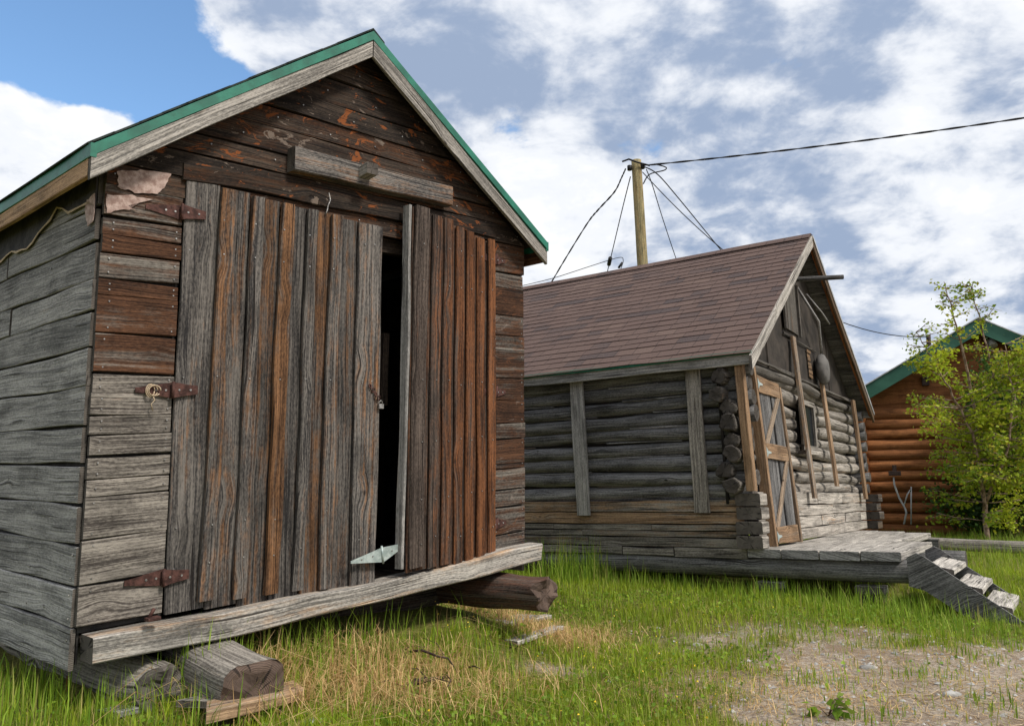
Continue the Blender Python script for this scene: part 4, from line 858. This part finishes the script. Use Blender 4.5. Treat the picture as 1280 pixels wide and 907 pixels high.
mb = MB(); p0 = at(1150, 677, 12.6); p1 = at(1420, 690, 11.3); mb.log(p0, p1, .105, .115, (.45, .3, .4, 0), n=40, m=16, wob=.01, flat=.88); tag(mb.build('boundary_log', ['plogs', 'end']), 'grey squared log lying across the grass behind the deck', 'log')

# ================================================================ ORANGE CABIN
def ocabin():
    fr = OB; th = thing('log_house', 'orange stained log house with dark green gable roof', 'house', fr.P(2.5, 3, 0))
    pk = fr.y(1222, 398, -.45); el = fr.y(1078, 484, -.45); sl = (pk[2] - el[2]) / (pk[0] - el[0]); wd = 2 * pk[0]; er = np.array([2 * pk[0] - el[0], -.45, el[2]])
    mb = MB(fr); r = .125; nrow = 13
    for k in range(nrow):
        z = .0 + .235 * k; mb.log((.05, .0, z), (wd - .05, 0, z), r + R(-.006, .008), r + R(-.006, .008), (R(.32, .66), .4, R(0, 1), 0), wob=.008, n=40, m=18)
        for xx in (0., wd):
            mb.log((xx, -.30 - .05 * (k % 2), z + .11), (xx, 6., z + .11), r, r, (R(.35, .5), .4, R(0, 1), 0), wob=.003, n=20, m=18)
    mb.build('log_wall', ['olog', 'oend'], th)
    mb = MB(fr); z0 = .235 * nrow - .02; hw = lambda z: (pk[2] - .18 - z) / sl; z = z0
    mb.slab([(-.3, .02, 2.6), (wd + .3, .02, 2.6), (wd + .3, .02, z0), (-.3, .02, z0)], (0, .06, 0), (.4, .5, .3, 0))
    mb.slab([(pk[0] - hw(z0), .0, z0), (pk[0] + hw(z0), 0, z0), (pk[0], 0, pk[2] - .18)], (0, .06, 0), (.45, .5, .3, 0))
    mb.build('gable_wall', ['olog', 'oend'], th)
    mb = MB(fr); mb.board((0, 6., 0), (wd, 0, 0), (0, 0, 3.0), (0, .1, 0), T(.4, .5, .4, .5)); mb.slab([(0, 6, 3.0), (wd, 6, 3.0), (pk[0], 6, pk[2] - .2)], (0, .06, 0), (.45, .5, .3, 0)); mb.build('back_wall', ['olog', 'oend'], th)
    rm = MB(fr)
    for e_, sg in ((el, -1), (er, 1)):
        a = np.array([e_[0] - pk[0], 0, e_[2] - pk[2]]); rm.board((pk[0], -.45, pk[2] - .04), (0, 7., 0), a, (0, 0, .05), T(.4, .5, .4, .5), n=4, jit=0, bow=0)
    rf = rm.build('roof', ['ogreen', 'ogreen'], th)
    for e_, sg in ((el, -1), (er, 1)):
        a = np.array([e_[0] - pk[0], 0, e_[2] - pk[2]]); mb = MB(fr); mb.board((pk[0], -.455, pk[2] + .012), a * 1.004, (0, 0, -.35), (0, -.035, 0), T(.4, .5, .4, .5), n=6, jit=0, bow=0, ch=.003); mb.build('fascia', ['ogreen'], rf)
        mb = MB(fr); mb.board((pk[0], -.50, pk[2] + .022), a * 1.01, (0, 0, -.03), (0, -.03, 0), T(.4, .5, .4, .5), n=4, jit=0, bow=0, cap=0); mb.build('metal_edge', ['conduit'], rf)
    q = fr.y(1239, 427, -.10); mb = MB(fr); mb.board((q[0] - .08, -.0, q[2] - .06), (.16, 0, 0), (0, 0, .12), (0, -.08, 0), n=2, jit=0, cap=0)
    mb.tube([(q[0], -.08, q[2] + .05), (q[0], -.2, q[2]), (q[0], -.25, q[2] - .12)], .05, 10, r_end=.09); mb.build('security_lamp', ['conduit'], th)
    q = fr.y(1157, 477, -.10); mb = MB(fr); mb.board((q[0] - .07, .0, q[2] - .08), (.14, 0, 0), (0, 0, .2), (0, -.12, 0), n=2, jit=0, cap=0); mb.build('wall_vent', ['rustd'], th)
    q = fr.y(1161, 421, .2); mb = MB(fr); mb.log((q[0], .2, q[2] - .4), (q[0], .2, q[2] + .05), .05, .05, m=10, n=4, cap=0); mb.build('power_mast', ['rustd'], th)  # short power mast on the roof where the cable ends
    global MAST; MAST = fr.P(q[0], .2, q[2])
    st = thing('standpipe', 'grey water standpipe with bent hoses by the orange log wall', 'standpipe', fr.P(.6, -.45, 0))
    mb = MB(fr); s = lambda u, v: fr.y(u, v, -.4)
    mb.tube([s(1117, 596), s(1118, 606), s(1124, 622), s(1131, 634), s(1133, 640), s(1130, 655)], .020, 8); mb.tube([s(1138, 612), s(1134, 618), s(1130, 632)], .015, 8); mb.tube([s(1139, 608), s(1139, 655)], .015, 8)
    mb.build('pipe', ['conduit'], st)
    mb = MB(fr); q = s(1117, 589); mb.board((q[0] - .10, -.45, q[2] - .09), (.24, 0, 0), (0, 0, .10), (0, .12, 0), n=2, jit=0, cap=0); mb.board((q[0] - .02, -.45, q[2] + .0), (.08, 0, 0), (0, 0, .14), (0, .08, 0), n=2, jit=0, cap=0); mb.build('tap', ['rustd'], st)
ocabin()

# ================================================================ POLE AND WIRES
def poles():
    base = at(806, 480, 16.5); base[2] = -.1; top = at(795, 201, 16.5); base[0] = top[0] + .28; base[1] = top[1]
    th = thing('utility_pole', 'pale yellowish wooden utility pole rising behind the cabin roof', 'utility pole', base)
    mb = MB(); mb.log(base, top, .135, .105, (.55, .45, .4, 0), n=50, m=16, wob=.003); mb.build('shaft', ['pole', 'end'], th)
    mb = MB()
    for (u, v) in ((787, 210), (803, 208)):
        c = at(u, v, 16.42); mb.tube([c + np.array([0, 0, -.05]), c + np.array([0, 0, .05])], .05, 8)
    mb.tube([at(778, 202, 16.4), at(786, 199, 16.3), at(797, 203, 16.3), at(812, 207, 16.4)], .02, 6)
    mb.build('insulator', ['black'], th)
    def cable(pts, r, label, sag=0., twist=0., extra=None):
        mb = MB(); P_ = [np.array(p) for p in pts]
        if len(P_) == 2:
            a, b = P_; P_ = [a + (b - a) * q + np.array([0, 0, -sag * 4 * q * (1 - q)]) for q in np.linspace(0, 1, 40)]
        if twist:
            for s in (0, math.pi): mb.tube([p + np.array([0, math.cos(i * 1.1 + s), math.sin(i * 1.1 + s)]) * twist for i, p in enumerate(P_)], r, 5)
        else: mb.tube(P_, r, 6)
        if extra: extra(mb)
        return tag(mb.build('power_cable', ['black']), label, 'cable', 'cables fanning out from the utility pole')
    A = at(804, 207, 16.4); B = at(1290, 146, 14.2); C_ = B + (B - A) * 1.2 + np.array([0, 0, .6]); 
    n = 90; P_ = []
    for q in np.linspace(0, 1, n): P_.append((1 - q) ** 2 * A + 2 * q * (1 - q) * (A + (C_ - A) * .5 + np.array([0, 0, -.55])) + q * q * C_)
    cable(P_, .011, 'thick twisted black cable running right from the pole top across the sky', twist=.011)
    def px(*l): return [at(*p) for p in l]
    def spline(P_, n=8):
        out = []; P_ = [P_[0]] + P_ + [P_[-1]]
        for i in range(1, len(P_) - 2):
            for k in range(n):
                t_ = k / n; p0, p1, p2, p3 = P_[i - 1], P_[i], P_[i + 1], P_[i + 2]
                out.append(.5 * ((2 * p1) + (-p0 + p2) * t_ + (2 * p0 - 5 * p1 + 4 * p2 - p3) * t_ ** 2 + (-p0 + 3 * p1 - 3 * p2 + p3) * t_ ** 3))
        out.append(P_[-2]); return out
    cable(spline(px((782, 211, 16.4), (777, 222, 16.5), (768, 240, 16.8), (748, 262, 17), (735, 278, 17.3), (710, 318, 18), (688, 355, 18.6), (650, 420, 19.8))), .012, 'black drooping cable pair running down left from the pole toward the shed roof', twist=.014)
    cable(spline(px((788, 221, 16.4), (777, 265, 17.6), (762, 328, 19.5), (748, 385, 21))), .011, 'thin black cable dropping steeply just left of the pole to a clamp', extra=lambda mb: mb.tube(px((763, 322, 19.3), (761, 331, 19.5)), .05, 6))
    cable(spline(px((808, 212, 16.4), (815, 230, 17), (828, 272, 18.5), (845, 323, 20), (862, 370, 21.5))), .011, 'thin black cable dropping steeply just right of the pole')
    cable(spline(px((804, 208, 16.4), (822, 218, 16.6), (850, 250, 17.5), (900, 311, 20), (950, 370, 22))), .013, 'black cable slanting down right from the pole to the cabin ridge')
    cable(spline(px((640, 360, 22), (690, 348, 22), (740, 332, 22), (773, 322, 22), (779, 325, 22), (776, 336, 22), (770, 350, 22)), 5), .010, 'faint grey wire low over the cabin ridge left of the pole', extra=lambda mb: mb.tube(px((778, 328, 22), (773, 335, 22)), .035, 6))
    cable(spline(px((804, 230, 16.4), (812, 218, 16.3), (830, 213, 16.3), (832, 209, 16.3), (818, 205, 16.3)), 6), .013, 'short looped black jumper wire beside the pole top')
    cable([at(803, 215, 16.4), MAST], .010, 'thin cable running from the pole to the green roofed house', sag=.95)
poles()

# ================================================================ VEGETATION
def foliage_mesh(name, P_, size, mat, parent=None, tint=None, flat=.5, elong=1.3):
    n = len(P_); P_ = np.asarray(P_); sz = size * rng.uniform(.6, 1.3, n)
    a = rng.normal(size=(n, 3)); a[:, 2] = a[:, 2] * flat - .4; a /= np.linalg.norm(a, axis=1)[:, None]
    b = np.cross(a, rng.normal(size=(n, 3))); b /= np.linalg.norm(b, axis=1)[:, None]
    A = a * (sz * elong)[:, None]; B = b * (sz * .42)[:, None]; nn = np.cross(a, b) * (sz * .12)[:, None]
    V = np.stack([P_, P_ + A * .45 + B + nn, P_ + A, P_ + A * .45 - B + nn], 1).reshape(-1, 3)
    me = bpy.data.meshes.new(name); O = np.array(parent['_o'].to_list()) if parent is not None else np.zeros(3)
    me.vertices.add(4 * n); me.vertices.foreach_set('co', (V - O).ravel()); me.loops.add(4 * n); me.loops.foreach_set('vertex_index', np.arange(4 * n)); me.polygons.add(n); me.polygons.foreach_set('loop_start', np.arange(n) * 4)
    me.update(calc_edges=True); at_ = me.attributes.new('tint', 'FLOAT_COLOR', 'CORNER')
    if tint is None: tint = np.stack([rng.uniform(0, 1, n), rng.uniform(0, 1, n) ** 6, rng.uniform(0, 1, n), np.ones(n)], 1)
    at_.data.foreach_set('color', np.repeat(tint, 4, 0).ravel()); me.materials.append(M[mat]); o = bpy.data.objects.new(name, me); COL.objects.link(o)
    if parent is not None: o.parent = parent
    return o

def birch():
    base = at(1234, 662, 14.6); base[2] = float(gz(base[0], base[1])); H = 5.0
    th = thing('birch_tree', 'slender young birch with light green leaves before the orange house', 'tree', base)
    tr = MB(); leaves = []; lt = []
    def limb(p, d, L, r, depth):
        n = 7; pts = [p]; dd = unit(d)
        for k in range(n):
            dd = unit(dd + np.array([R(-.16, .16), R(-.16, .16), R(-.05, .10)])); pts.append(pts[-1] + dd * L / n)
        tr.tube(pts, r, 7 if depth < 2 else 4, r_end=r * .45); return pts
    def leafy(pts, dens, spread, i0=2):
        for k in range(i0, len(pts)):
            for _ in range(int(dens + R(0, 1))):
                q = pts[k] + rng.normal(size=3) * spread; q[2] -= abs(rng.normal()) * spread * .6; leaves.append(q)
    def X(u, v, dz_=0): return at(u, v, 14.6 + dz_)
    stems = [[base, X(1231, 640), X(1228, 590, .1), X(1222, 530, .1), X(1212, 470, .1), X(1200, 425), X(1190, 385), X(1180, 352)],
             [X(1231, 640), X(1226, 590, -.2), X(1216, 540, -.3), X(1195, 500, -.3), X(1178, 470, -.4), X(1160, 440, -.4), X(1145, 415, -.4)],
             [X(1229, 610), X(1240, 560, .2), X(1246, 510, .2), X(1240, 460, .2), X(1228, 410, .2), X(1218, 380, .1), X(1214, 358)],
             [X(1231, 630), X(1250, 590, -.4), X(1262, 550, -.5), X(1268, 500, -.5), X(1262, 460, -.4), X(1256, 430, -.4)]]
    for si, s in enumerate(stems):
        sm = []
        for i in range(len(s) - 1):
            for k in range(4): sm.append(s[i] + (s[i + 1] - s[i]) * k / 4 + rng.normal(size=3) * .012)
        sm.append(s[-1]); tr.tube(sm, .050 if si == 0 else .030, 9, r_end=.006)
        n = len(sm)
        for j in range(3, n):
            q = j / n; top = sm[j][2] - base[2] > 3.5
            if q > .45 and R(0, 1) < .25: continue
            for _ in range(3 if q < .5 else 2):
                az = R(0, 6.283); L = (1.15 * (1 - .75 * q) * R(.55, 1.15)) if not top else R(.15, .42)
                if j < 9: L *= .85
                d = np.array([math.cos(az), math.sin(az), R(-.05, .55) if j > 8 else R(-.25, .25)])
                pts = limb(sm[j], d, L, .011, 2)
                for k in range(2, 8, 2):
                    az2 = az + R(-1.2, 1.2); tw = limb(pts[k], np.array([math.cos(az2), math.sin(az2), R(-.5, .4)]), L * .4, .005, 3)
                    leafy(tw, 3.2 if not top else .6, .055 if not top else .045, 1)
                leafy(pts, 2.0 if not top else .5, .06)
    lf = np.array(leaves)
    tr.build('trunk', ['bark'], th)
    n = len(lf); cl = np.array([mnoise.noise(Vector(p * 1.6)) for p in lf]); hgt = (lf[:, 2] - base[2]) / H
    tint = np.stack([np.clip(.5 + cl * .9 + rng.normal(size=n) * .18, 0, 1), np.clip(rng.uniform(0, 1, n) ** 5, 0, 1), rng.uniform(0, 1, n), np.ones(n)], 1)
    foliage_mesh('crown', lf, .057, 'birch', th, tint); print('birch leaves', n)
birch()

def bush(u, v, d, rx, rz, label, n=3500, mat='bushl', size=.07, stems=9, redd=0.):
    b = at(u, v, d); b[2] = float(gz(b[0], b[1])); th = thing('bush', label, 'bush', b, None)
    mb = MB(); pts = []
    cen = []
    for k in range(stems):
        az = R(0, 6.28); top = b + np.array([math.cos(az) * rx * R(.2, .9), math.sin(az) * rx * R(.2, .9), rz * R(.6, 1.)]); mid = (b + top) / 2 + rng.normal(size=3) * .08
        mb.tube([b + rng.normal(size=3) * .03 * np.array([1, 1, 0]), mid, top], .018, 5, r_end=.005)
        for q in np.linspace(.25, 1.05, 9): cen.append(b + (top - b) * q + rng.normal(size=3) * rx * .18)
    mb.build('stem', ['bark'], th); cen = np.array(cen)
    P_ = cen[rng.integers(0, len(cen), n)] + rng.normal(size=(n, 3)) * rx * .17; P_[:, 2] = np.maximum(P_[:, 2], b[2] + .05)
    cl = np.array([mnoise.noise(Vector(p * 2.)) for p in P_])
    tint = np.stack([np.clip(.45 + cl * .8 + rng.normal(size=n) * .2, 0, 1), (rng.uniform(0, 1, n) < redd) * 1. * rng.uniform(.3, .9, n), rng.uniform(0, 1, n), np.ones(n)], 1)
    foliage_mesh('foliage', P_, size, mat, th, tint)
bush(1268, 662, 15.6, 1.0, 3.6, 'tall dark green bush behind the birch at the right edge', 9000, redd=.03)
bush(1232, 660, 16.2, .9, 1.5, 'low dark bush at the foot of the birch', 3500)
bush(1330, 665, 15.5, 1.1, 3.3, 'broad bush with reddish leaf tips at the far right', 6000, redd=.10)

def inside(fr, x, y, x0, x1, y0, y1):
    px = x - fr.O[0]; py = y - fr.O[1]; a = np.array([[fr.ex[0], fr.ey[0]], [fr.ex[1], fr.ey[1]]]); ai = np.linalg.inv(a)
    lx = ai[0, 0] * px + ai[0, 1] * py; ly = ai[1, 0] * px + ai[1, 1] * py
    return (lx > x0) & (lx < x1) & (ly > y0) & (ly < y1)
def blades(name, x, y, h, wdt, mat, label, cat, tint, lean=.5, ax=None, kind='stuff', parent=None, z0=None):
    n = len(x); z = gz(x, y) - .004 if z0 is None else z0; th_ = rng.uniform(0, 6.283, n); la = rng.normal(size=n) * .9
    dx_, dy_ = np.cos(th_), np.sin(th_); L = np.abs(rng.normal(size=n)) * lean * h; lx, ly = dx_ * L, dy_ * L
    if ax is not None: lx += ax[0] * h; ly += ax[1] * h
    px, py = -dy_ * wdt / 2, dx_ * wdt / 2
    mk = lambda ox, oy, oz: np.stack([x + ox, y + oy, z + oz], 1)
    V = np.stack([mk(px, py, 0), mk(-px, -py, 0), mk(-px * .8 + lx * .3, -py * .8 + ly * .3, h * .55), mk(px * .8 + lx * .3, py * .8 + ly * .3, h * .55),
                  mk(lx, ly, h * np.clip(1 - .3 * (L / h) ** 2, .25, 1))], 1).reshape(-1, 3)
    me = bpy.data.meshes.new(name); b = np.arange(n)[:, None] * 5
    li = np.concatenate([b + np.array([0, 1, 2, 3]), b + np.array([3, 2, 4])], 1).ravel(); ls = (np.arange(n)[:, None] * 7 + np.array([0, 4])).ravel()
    O = np.array(parent['_o'].to_list()) if parent is not None else np.zeros(3)
    me.vertices.add(5 * n); me.vertices.foreach_set('co', (V - O).ravel()); me.loops.add(7 * n); me.loops.foreach_set('vertex_index', li); me.polygons.add(2 * n); me.polygons.foreach_set('loop_start', ls)
    me.update(calc_edges=True); at_ = me.attributes.new('tint', 'FLOAT_COLOR', 'CORNER'); at_.data.foreach_set('color', np.repeat(tint, 7, 0).astype(np.float32).ravel())
    me.materials.append(M[mat]); o = bpy.data.objects.new(name, me); COL.objects.link(o)
    if parent is not None: o.parent = parent
    elif kind: tag(o, label, cat, kind=kind)
    return o
def pn(x, y, s, seed=0.):
    return (np.sin(x * s + seed) * np.sin(y * s * 1.3 + seed * 2) + .6 * np.sin(x * s * 2.3 + y * s * 1.7 + seed) + .4 * np.sin(x * s * 4.9 - y * s * 3.9 + seed * 3)) / 2
def scatter(n, x0, x1, y0, y1): return rng.uniform(x0, x1, n), rng.uniform(y0, y1, n)
def veg():
    def dryz(x, y):
        q = 0
        for (u, v, r_) in ((440, 810, .42), (540, 790, .40), (500, 850, .40), (600, 790, .28), (690, 800, .22)):
            b = wpt(u, v, -.1); q = np.maximum(q, np.exp(-((x - b[0]) ** 2 + (y - b[1]) ** 2) / r_ ** 2))
        return q
    def ok(x, y, cabin_too=True):
        bad = inside(SH, x, y, .1, W, .0, DP) | inside(CB, x, y, .25, CW, .0, CL) | (inside(CB, x, y, .1, 5.2, -1.3, 0) & (rng.uniform(0, 1, len(x)) < .8)) | (y > OB.O[1] + .2) & (x > OB.O[0] - .3) & (y < OB.O[1] + 6)
        return ~bad
    # short turf
    X_, Y_, Hh, Wd, Tn = [], [], [], [], []
    for (n, x0, x1, y0, y1, hs) in ((160000, -3.6, 4.2, 2.2, 6.0, 1.), (100000, -4, 6.5, 6.0, 10.5, 1.15), (60000, -6, 14, 10.5, 22, 1.7), (22000, -30, 30, 22, 60, 3.), (16000, -9, -3.6, 0, 10, 1.3)):
        x, y = scatter(n, x0, x1, y0, y1); s = sand(x, y); nz = pn(x, y, 3.1, 1.) ; keep = (rng.uniform(0, 1, n) < (1 - .7 * dryz(x, y)) * (1 - .45 * sstep(pn(x, y, 2.6, 5.), .25, .8)) * np.clip(1 - 1.25 * s + .25 * pn(x, y, 6., 3.) , .05, 1) * np.clip(.72 + .5 * nz, .15, 1)) & ok(x, y); x, y, s = x[keep], y[keep], s[keep]
        m_ = len(x); lush = .5 + .5 * pn(x, y, 1.1, 4.)
        h = (.028 + .075 * rng.uniform(0, 1, m_) ** 1.6 * (.7 + .7 * lush)) * hs * (1 - .35 * s)
        dry = np.clip(rng.uniform(0, 1, m_) ** (3.2 - 1.6 * s) * (.75 + .6 * s), 0, 1) * (rng.uniform(0, 1, m_) < .22 + .5 * s + .1 * pn(x, y, 2.2, 9))
        tn = np.stack([np.clip(.45 + .35 * pn(x, y, 1.7, 7) + rng.normal(size=m_) * .22, 0, 1), dry, rng.uniform(0, 1, m_), np.ones(m_)], 1)
        X_.append(x); Y_.append(y); Hh.append(h); Wd.append((.0045 + .005 * rng.uniform(0, 1, m_) ** 2) * hs ** 1.1); Tn.append(tn)
    blades('grass', *[np.concatenate(q) for q in (X_, Y_, Hh, Wd)], 'grass', 'short bright green grass covering the yard', 'grass', np.concatenate(Tn), lean=.55)
    # longer stalks
    X_, Y_, Hh, Wd, Tn = [], [], [], [], []
    for (n, x0, x1, y0, y1, hs) in ((15000, -3.6, 4.5, 2.3, 7.0, 1.), (9000, -3, 7, 7.0, 11, 1.), (14000, 4, 14, 11, 17.5, 1.5)):
        x, y = scatter(n, x0, x1, y0, y1); s = sand(x, y); keep = (rng.uniform(0, 1, n) < np.clip(.9 - 1.2 * s, .06, 1)) & ok(x, y); x, y = x[keep], y[keep]; m_ = len(x)
        h = rng.uniform(.07, .22, m_) * hs; tn = np.stack([rng.uniform(.2, 1, m_), (rng.uniform(0, 1, m_) < .3) * rng.uniform(.2, 1, m_), rng.uniform(0, 1, m_), np.ones(m_)], 1)
        X_.append(x); Y_.append(y); Hh.append(h); Wd.append(rng.uniform(.002, .0045, m_) * hs); Tn.append(tn)
    # thick tufts: (pixel u, v, radius, count, height)
    for (u, v, r_, c, h_) in ((706, 728, .20, 230, .50), (735, 728, .14, 110, .40), (800, 724, .16, 130, .32), (872, 726, .09, 190, .36), (690, 730, .3, 180, .30), (760, 728, .5, 320, .26), (830, 728, .4, 200, .22), (960, 735, .7, 320, .20), (1050, 750, .6, 320, .24), (1120, 758, .4, 260, .26), (1010,745,.4,200,.22),
                              (190, 890, .35, 260, .24), (60, 885, .45, 420, .22), (245, 880, .10, 60, .36), (380, 830, .35, 380, .34), (430, 860, .4, 300, .26), (330, 860, .2, 150, .28), (470, 800, .3, 260, .34), (500, 830, .4, 220, .24), (430, 765, .3, 300, .42), (520, 745, .3, 260, .40), (345, 800, .2, 120, .36), (1110, 660, 1.2, 900, .50), (1160, 664, 1., 700, .45), (1225, 690, .8, 500, .35), (1170, 775, .25, 90, .2), (1215, 790, .3, 80, .2), (885,725,.12,60,.2), (1030, 850, .12, 60, .10), (1150, 845, .10, 50, .09), (1240, 880, .12, 60, .09), (1090, 890, .10, 40, .08), (1140, 800, .2, 90, .10), (990, 790, .3, 160, .12), (1060, 775, .3, 140, .12), (1210, 815, .1, 40, .08)):
        b = wpt(u, v, -.1) if v > 760 or u > 1150 else wpt(u, v, .0) if v > 700 else wpt(u, v, .03)
        x = b[0] + rng.normal(size=c) * r_; y = b[1] + rng.normal(size=c) * r_ * .8; k = ok(x, y); x, y = x[k], y[k]; m_ = len(x)
        h = h_ * rng.uniform(.45, 1.15, m_); X_.append(x); Y_.append(y); Hh.append(h); Wd.append(rng.uniform(.004, .009, m_) * (1.5 if v < 700 else 1))
        Tn.append(np.stack([rng.uniform(0, .9, m_), (rng.uniform(0, 1, m_) < .12) * rng.uniform(.2, 1, m_), rng.uniform(0, 1, m_), np.ones(m_)], 1))
    blades('tall_grass', *[np.concatenate(q) for q in (X_, Y_, Hh, Wd)], 'reed', 'tall green grass stalks along the buildings', 'grass', np.concatenate(Tn), lean=.32)
    # straw
    X_, Y_, Hh, Wd, Tn = [], [], [], [], []; Ln = []
    for (u, v, r_, c, h_) in ((440, 800, .35, 1200, .30), (540, 790, .35, 1300, .26), (400, 775, .25, 900, .36), (460, 765, .25, 900, .38), (530, 755, .25, 900, .36), (590, 765, .2, 500, .26), (850, 770, .8, 1500, .08), (780, 860, .7, 1300, .10), (950, 860, .5, 1100, .09), (500, 850, .45, 1700, .20), (430, 870, .4, 1000, .24), (690, 800, .25, 900, .16), (720, 790, .2, 500, .14), (620, 790, .3, 900, .18), (940, 760, .7, 1500, .05), (1100, 850, .6, 700, .05), (1200, 830, .5, 600, .05), (1060, 800, .6, 1200, .05), (1000, 830, .4, 800, .05), (1250, 870, .4, 260, .10), (1180, 880, .4, 200, .07), (350, 880, .3, 250, .24), (880, 780, .9, 500, .07),(700,850,.8,500,.08)):
        b = wpt(u, v, -.1); x = b[0] + rng.normal(size=c) * r_; y = b[1] + rng.normal(size=c) * r_ * .7; k = ok(x, y); x, y = x[k], y[k]; m_ = len(x)
        X_.append(x); Y_.append(y); hq = h_ * rng.uniform(.3, 1.2, m_); Hh.append(hq if h_ > .1 else hq * rng.choice([.25, 1.], m_, p=[.85, .15])); Ln.append(np.where(hq < 9, 1.1, 1.) * (1. if h_ > .1 else 1.) * np.where(Hh[-1] < hq * .5, 6.5, 1.)); Wd.append(rng.uniform(.0025, .007, m_) if h_ > .1 else rng.uniform(.002, .005, m_))
        Tn.append(np.stack([rng.uniform(0, 1, m_), (rng.uniform(0, 1, m_) < .1) * rng.uniform(.2, .9, m_), rng.uniform(0, 1, m_), np.ones(m_)], 1))
    blades('dry_grass', *[np.concatenate(q) for q in (X_, Y_, Hh, Wd)], 'straw', 'dry straw coloured grass in front of the shed and on the track', 'dry grass', np.concatenate(Tn), lean=np.concatenate(Ln) * 1.5)
    # low broad-leaved clover in the turf
    n = 42000; x, y = scatter(n, -3.5, 4.2, 2.4, 8.); s = sand(x, y); nz = pn(x, y, 1.9, 2.); k = (rng.uniform(0, 1, n) < np.clip(.55 + .8 * nz - 1.2 * s, .01, 1)) & ok(x, y); x, y = x[k], y[k]
    P_ = np.stack([x, y, gz(x, y) + rng.uniform(.01, .07, len(x))], 1); o = foliage_mesh('clover', P_, .026, 'weed', None, flat=.4, elong=1.); tag(o, 'low clover leaves mixed into the green turf', 'clover', kind='stuff')
    # yellow flowers
    n = 260; x, y = scatter(n, -.6, 2.2, 3.2, 7.); s = sand(x, y); k = s < .5; x, y = x[k], y[k]
    m_, t_, bs = new_mat('yellow_petal'); bs.inputs['Base Color'].default_value = (.75, .52, .02, 1); M['petal'] = m_
    P_ = np.stack([x, y, gz(x, y) + rng.uniform(.08, .16, len(x))], 1); o = foliage_mesh('buttercup_flowers', P_, .011, 'petal', None, flat=.2, elong=1.); tag(o, 'tiny yellow flowers scattered in the grass', 'flowers', kind='stuff')
    # dead twigs on the track
    n = 900; x, y = scatter(n, .3, 4.4, 2.6, 7.); s = sand(x, y); k = rng.uniform(0, 1, n) < s * .9; x, y = x[k], y[k]; tw = MB()
    for a, b in zip(x, y):
        az = R(0, 3.14); L = R(.03, .13); z = float(gz(a, b)); d = np.array([math.cos(az), math.sin(az), 0]) * L / 2; p = np.array([a, b, z + .006]); tw.tube([p - d, p + rng.normal(size=3) * .006 * np.array([1, 1, .5]) , p + d + np.array([0, 0, R(0, .02)])], R(.0012, .003), 4)
    tag(tw.build('dead_twigs', ['straw2'] if 'straw2' in M else ['twine'], org=(0, 0, 0)), 'dead twigs and straw lying on the sandy track', 'twigs', kind='stuff')
    # gravel
    n = 9000; x, y = scatter(n, .2, 4.8, 2.4, 7.); s = sand(x, y); k = rng.uniform(0, 1, n) < s; x, y = x[k], y[k]; gv = MB()
    ico = [(0, 0, 1), (.9, 0, .3), (.28, .85, .3), (-.72, .53, .3), (-.72, -.53, .3), (.28, -.85, .3)]
    V, Fc = [], []
    for a, b in zip(x, y):
        r_ = .004 + .020 * R(0, 1) ** 5; z = float(gz(a, b)); i = len(V); an = R(0, 6.28); ca, sa = math.cos(an), math.sin(an); sx, sy = R(.7, 1.4), R(.6, 1.)
        for p in ico:
            q0, q1 = p[0] * r_ * sx * R(.8, 1.2), p[1] * r_ * sy * R(.8, 1.2); V.append((a + q0 * ca - q1 * sa, b + q0 * sa + q1 * ca, z - .003 + p[2] * r_ * .8))
        Fc += [(i, i + 1 + j, i + 1 + (j + 1) % 5) for j in range(5)]
        nb = len(V)
    me = bpy.data.meshes.new('gravel'); me.from_pydata(V, [], Fc); me.materials.append(M['stone']); o = bpy.data.objects.new('gravel', me); COL.objects.link(o); tag(o, 'small pale pebbles on the bare sandy track', 'gravel', kind='stuff')
    # leafy weeds one can tell apart
    for i, (u, v, r_, n, lab) in enumerate(((1035, 893, .10, 26, 'leafy green weed at the edge of the sandy track'), (205, 862, .13, 60, 'leafy weed under the shed left corner'), (910, 728, .09, 40, 'small leafy weed beside the block under the base log'))):
        b = wpt(u, v, -.12); b[2] = float(gz(b[0], b[1])); th = thing('weed', lab, 'plant', b); mb = MB(); P_ = []
        for k in range(max(5, n // 6)):
            az = R(0, 6.28); tip = b + np.array([math.cos(az) * r_, math.sin(az) * r_, R(.4, 1.3) * r_]); mb.tube([b, (b + tip) / 2 + np.array([0, 0, .02]), tip], .0025, 4)
            for q in np.linspace(.4, 1, 5): P_.append(b + (tip - b) * q + rng.normal(size=3) * .008)
        mb.build('stem', ['bark'], th); foliage_mesh('leaves', np.array(P_), .055, 'weed', th, flat=.3, elong=1.1)
    for i, (u, v, s, lab) in enumerate(((870, 803, .03, 'pale stone in the grass near the bare patch'), (1190, 872, .035, 'round grey stone on the sandy track'), (1085, 836, .04, 'flat pale stone on the upper track'), (395, 905, .05, 'grey stone at the bottom edge left of centre'))):
        b = wpt(u, v, -.12); z = float(gz(b[0], b[1])); mb = MB(); rings = []
        for k in range(5):
            a = .15 + k / 4 * 2.0; rings.append([(b[0] + s * 1.5 * math.sin(a) * math.cos(w_) * (1 + .15 * math.sin(3 * w_ + k)), b[1] + s * math.sin(a) * math.sin(w_), z + s * .6 * math.cos(a)) for w_ in np.linspace(0, 6.283, 11)[:-1]])
        mb.loft(rings, list(range(5)), (.5, .5, .5, 0), 0, 0, smooth=True); tag(mb.build('stone', ['stone']), lab, 'stone')
veg()
for o in bpy.data.objects:
    if '_o' in o.keys(): del o['_o']
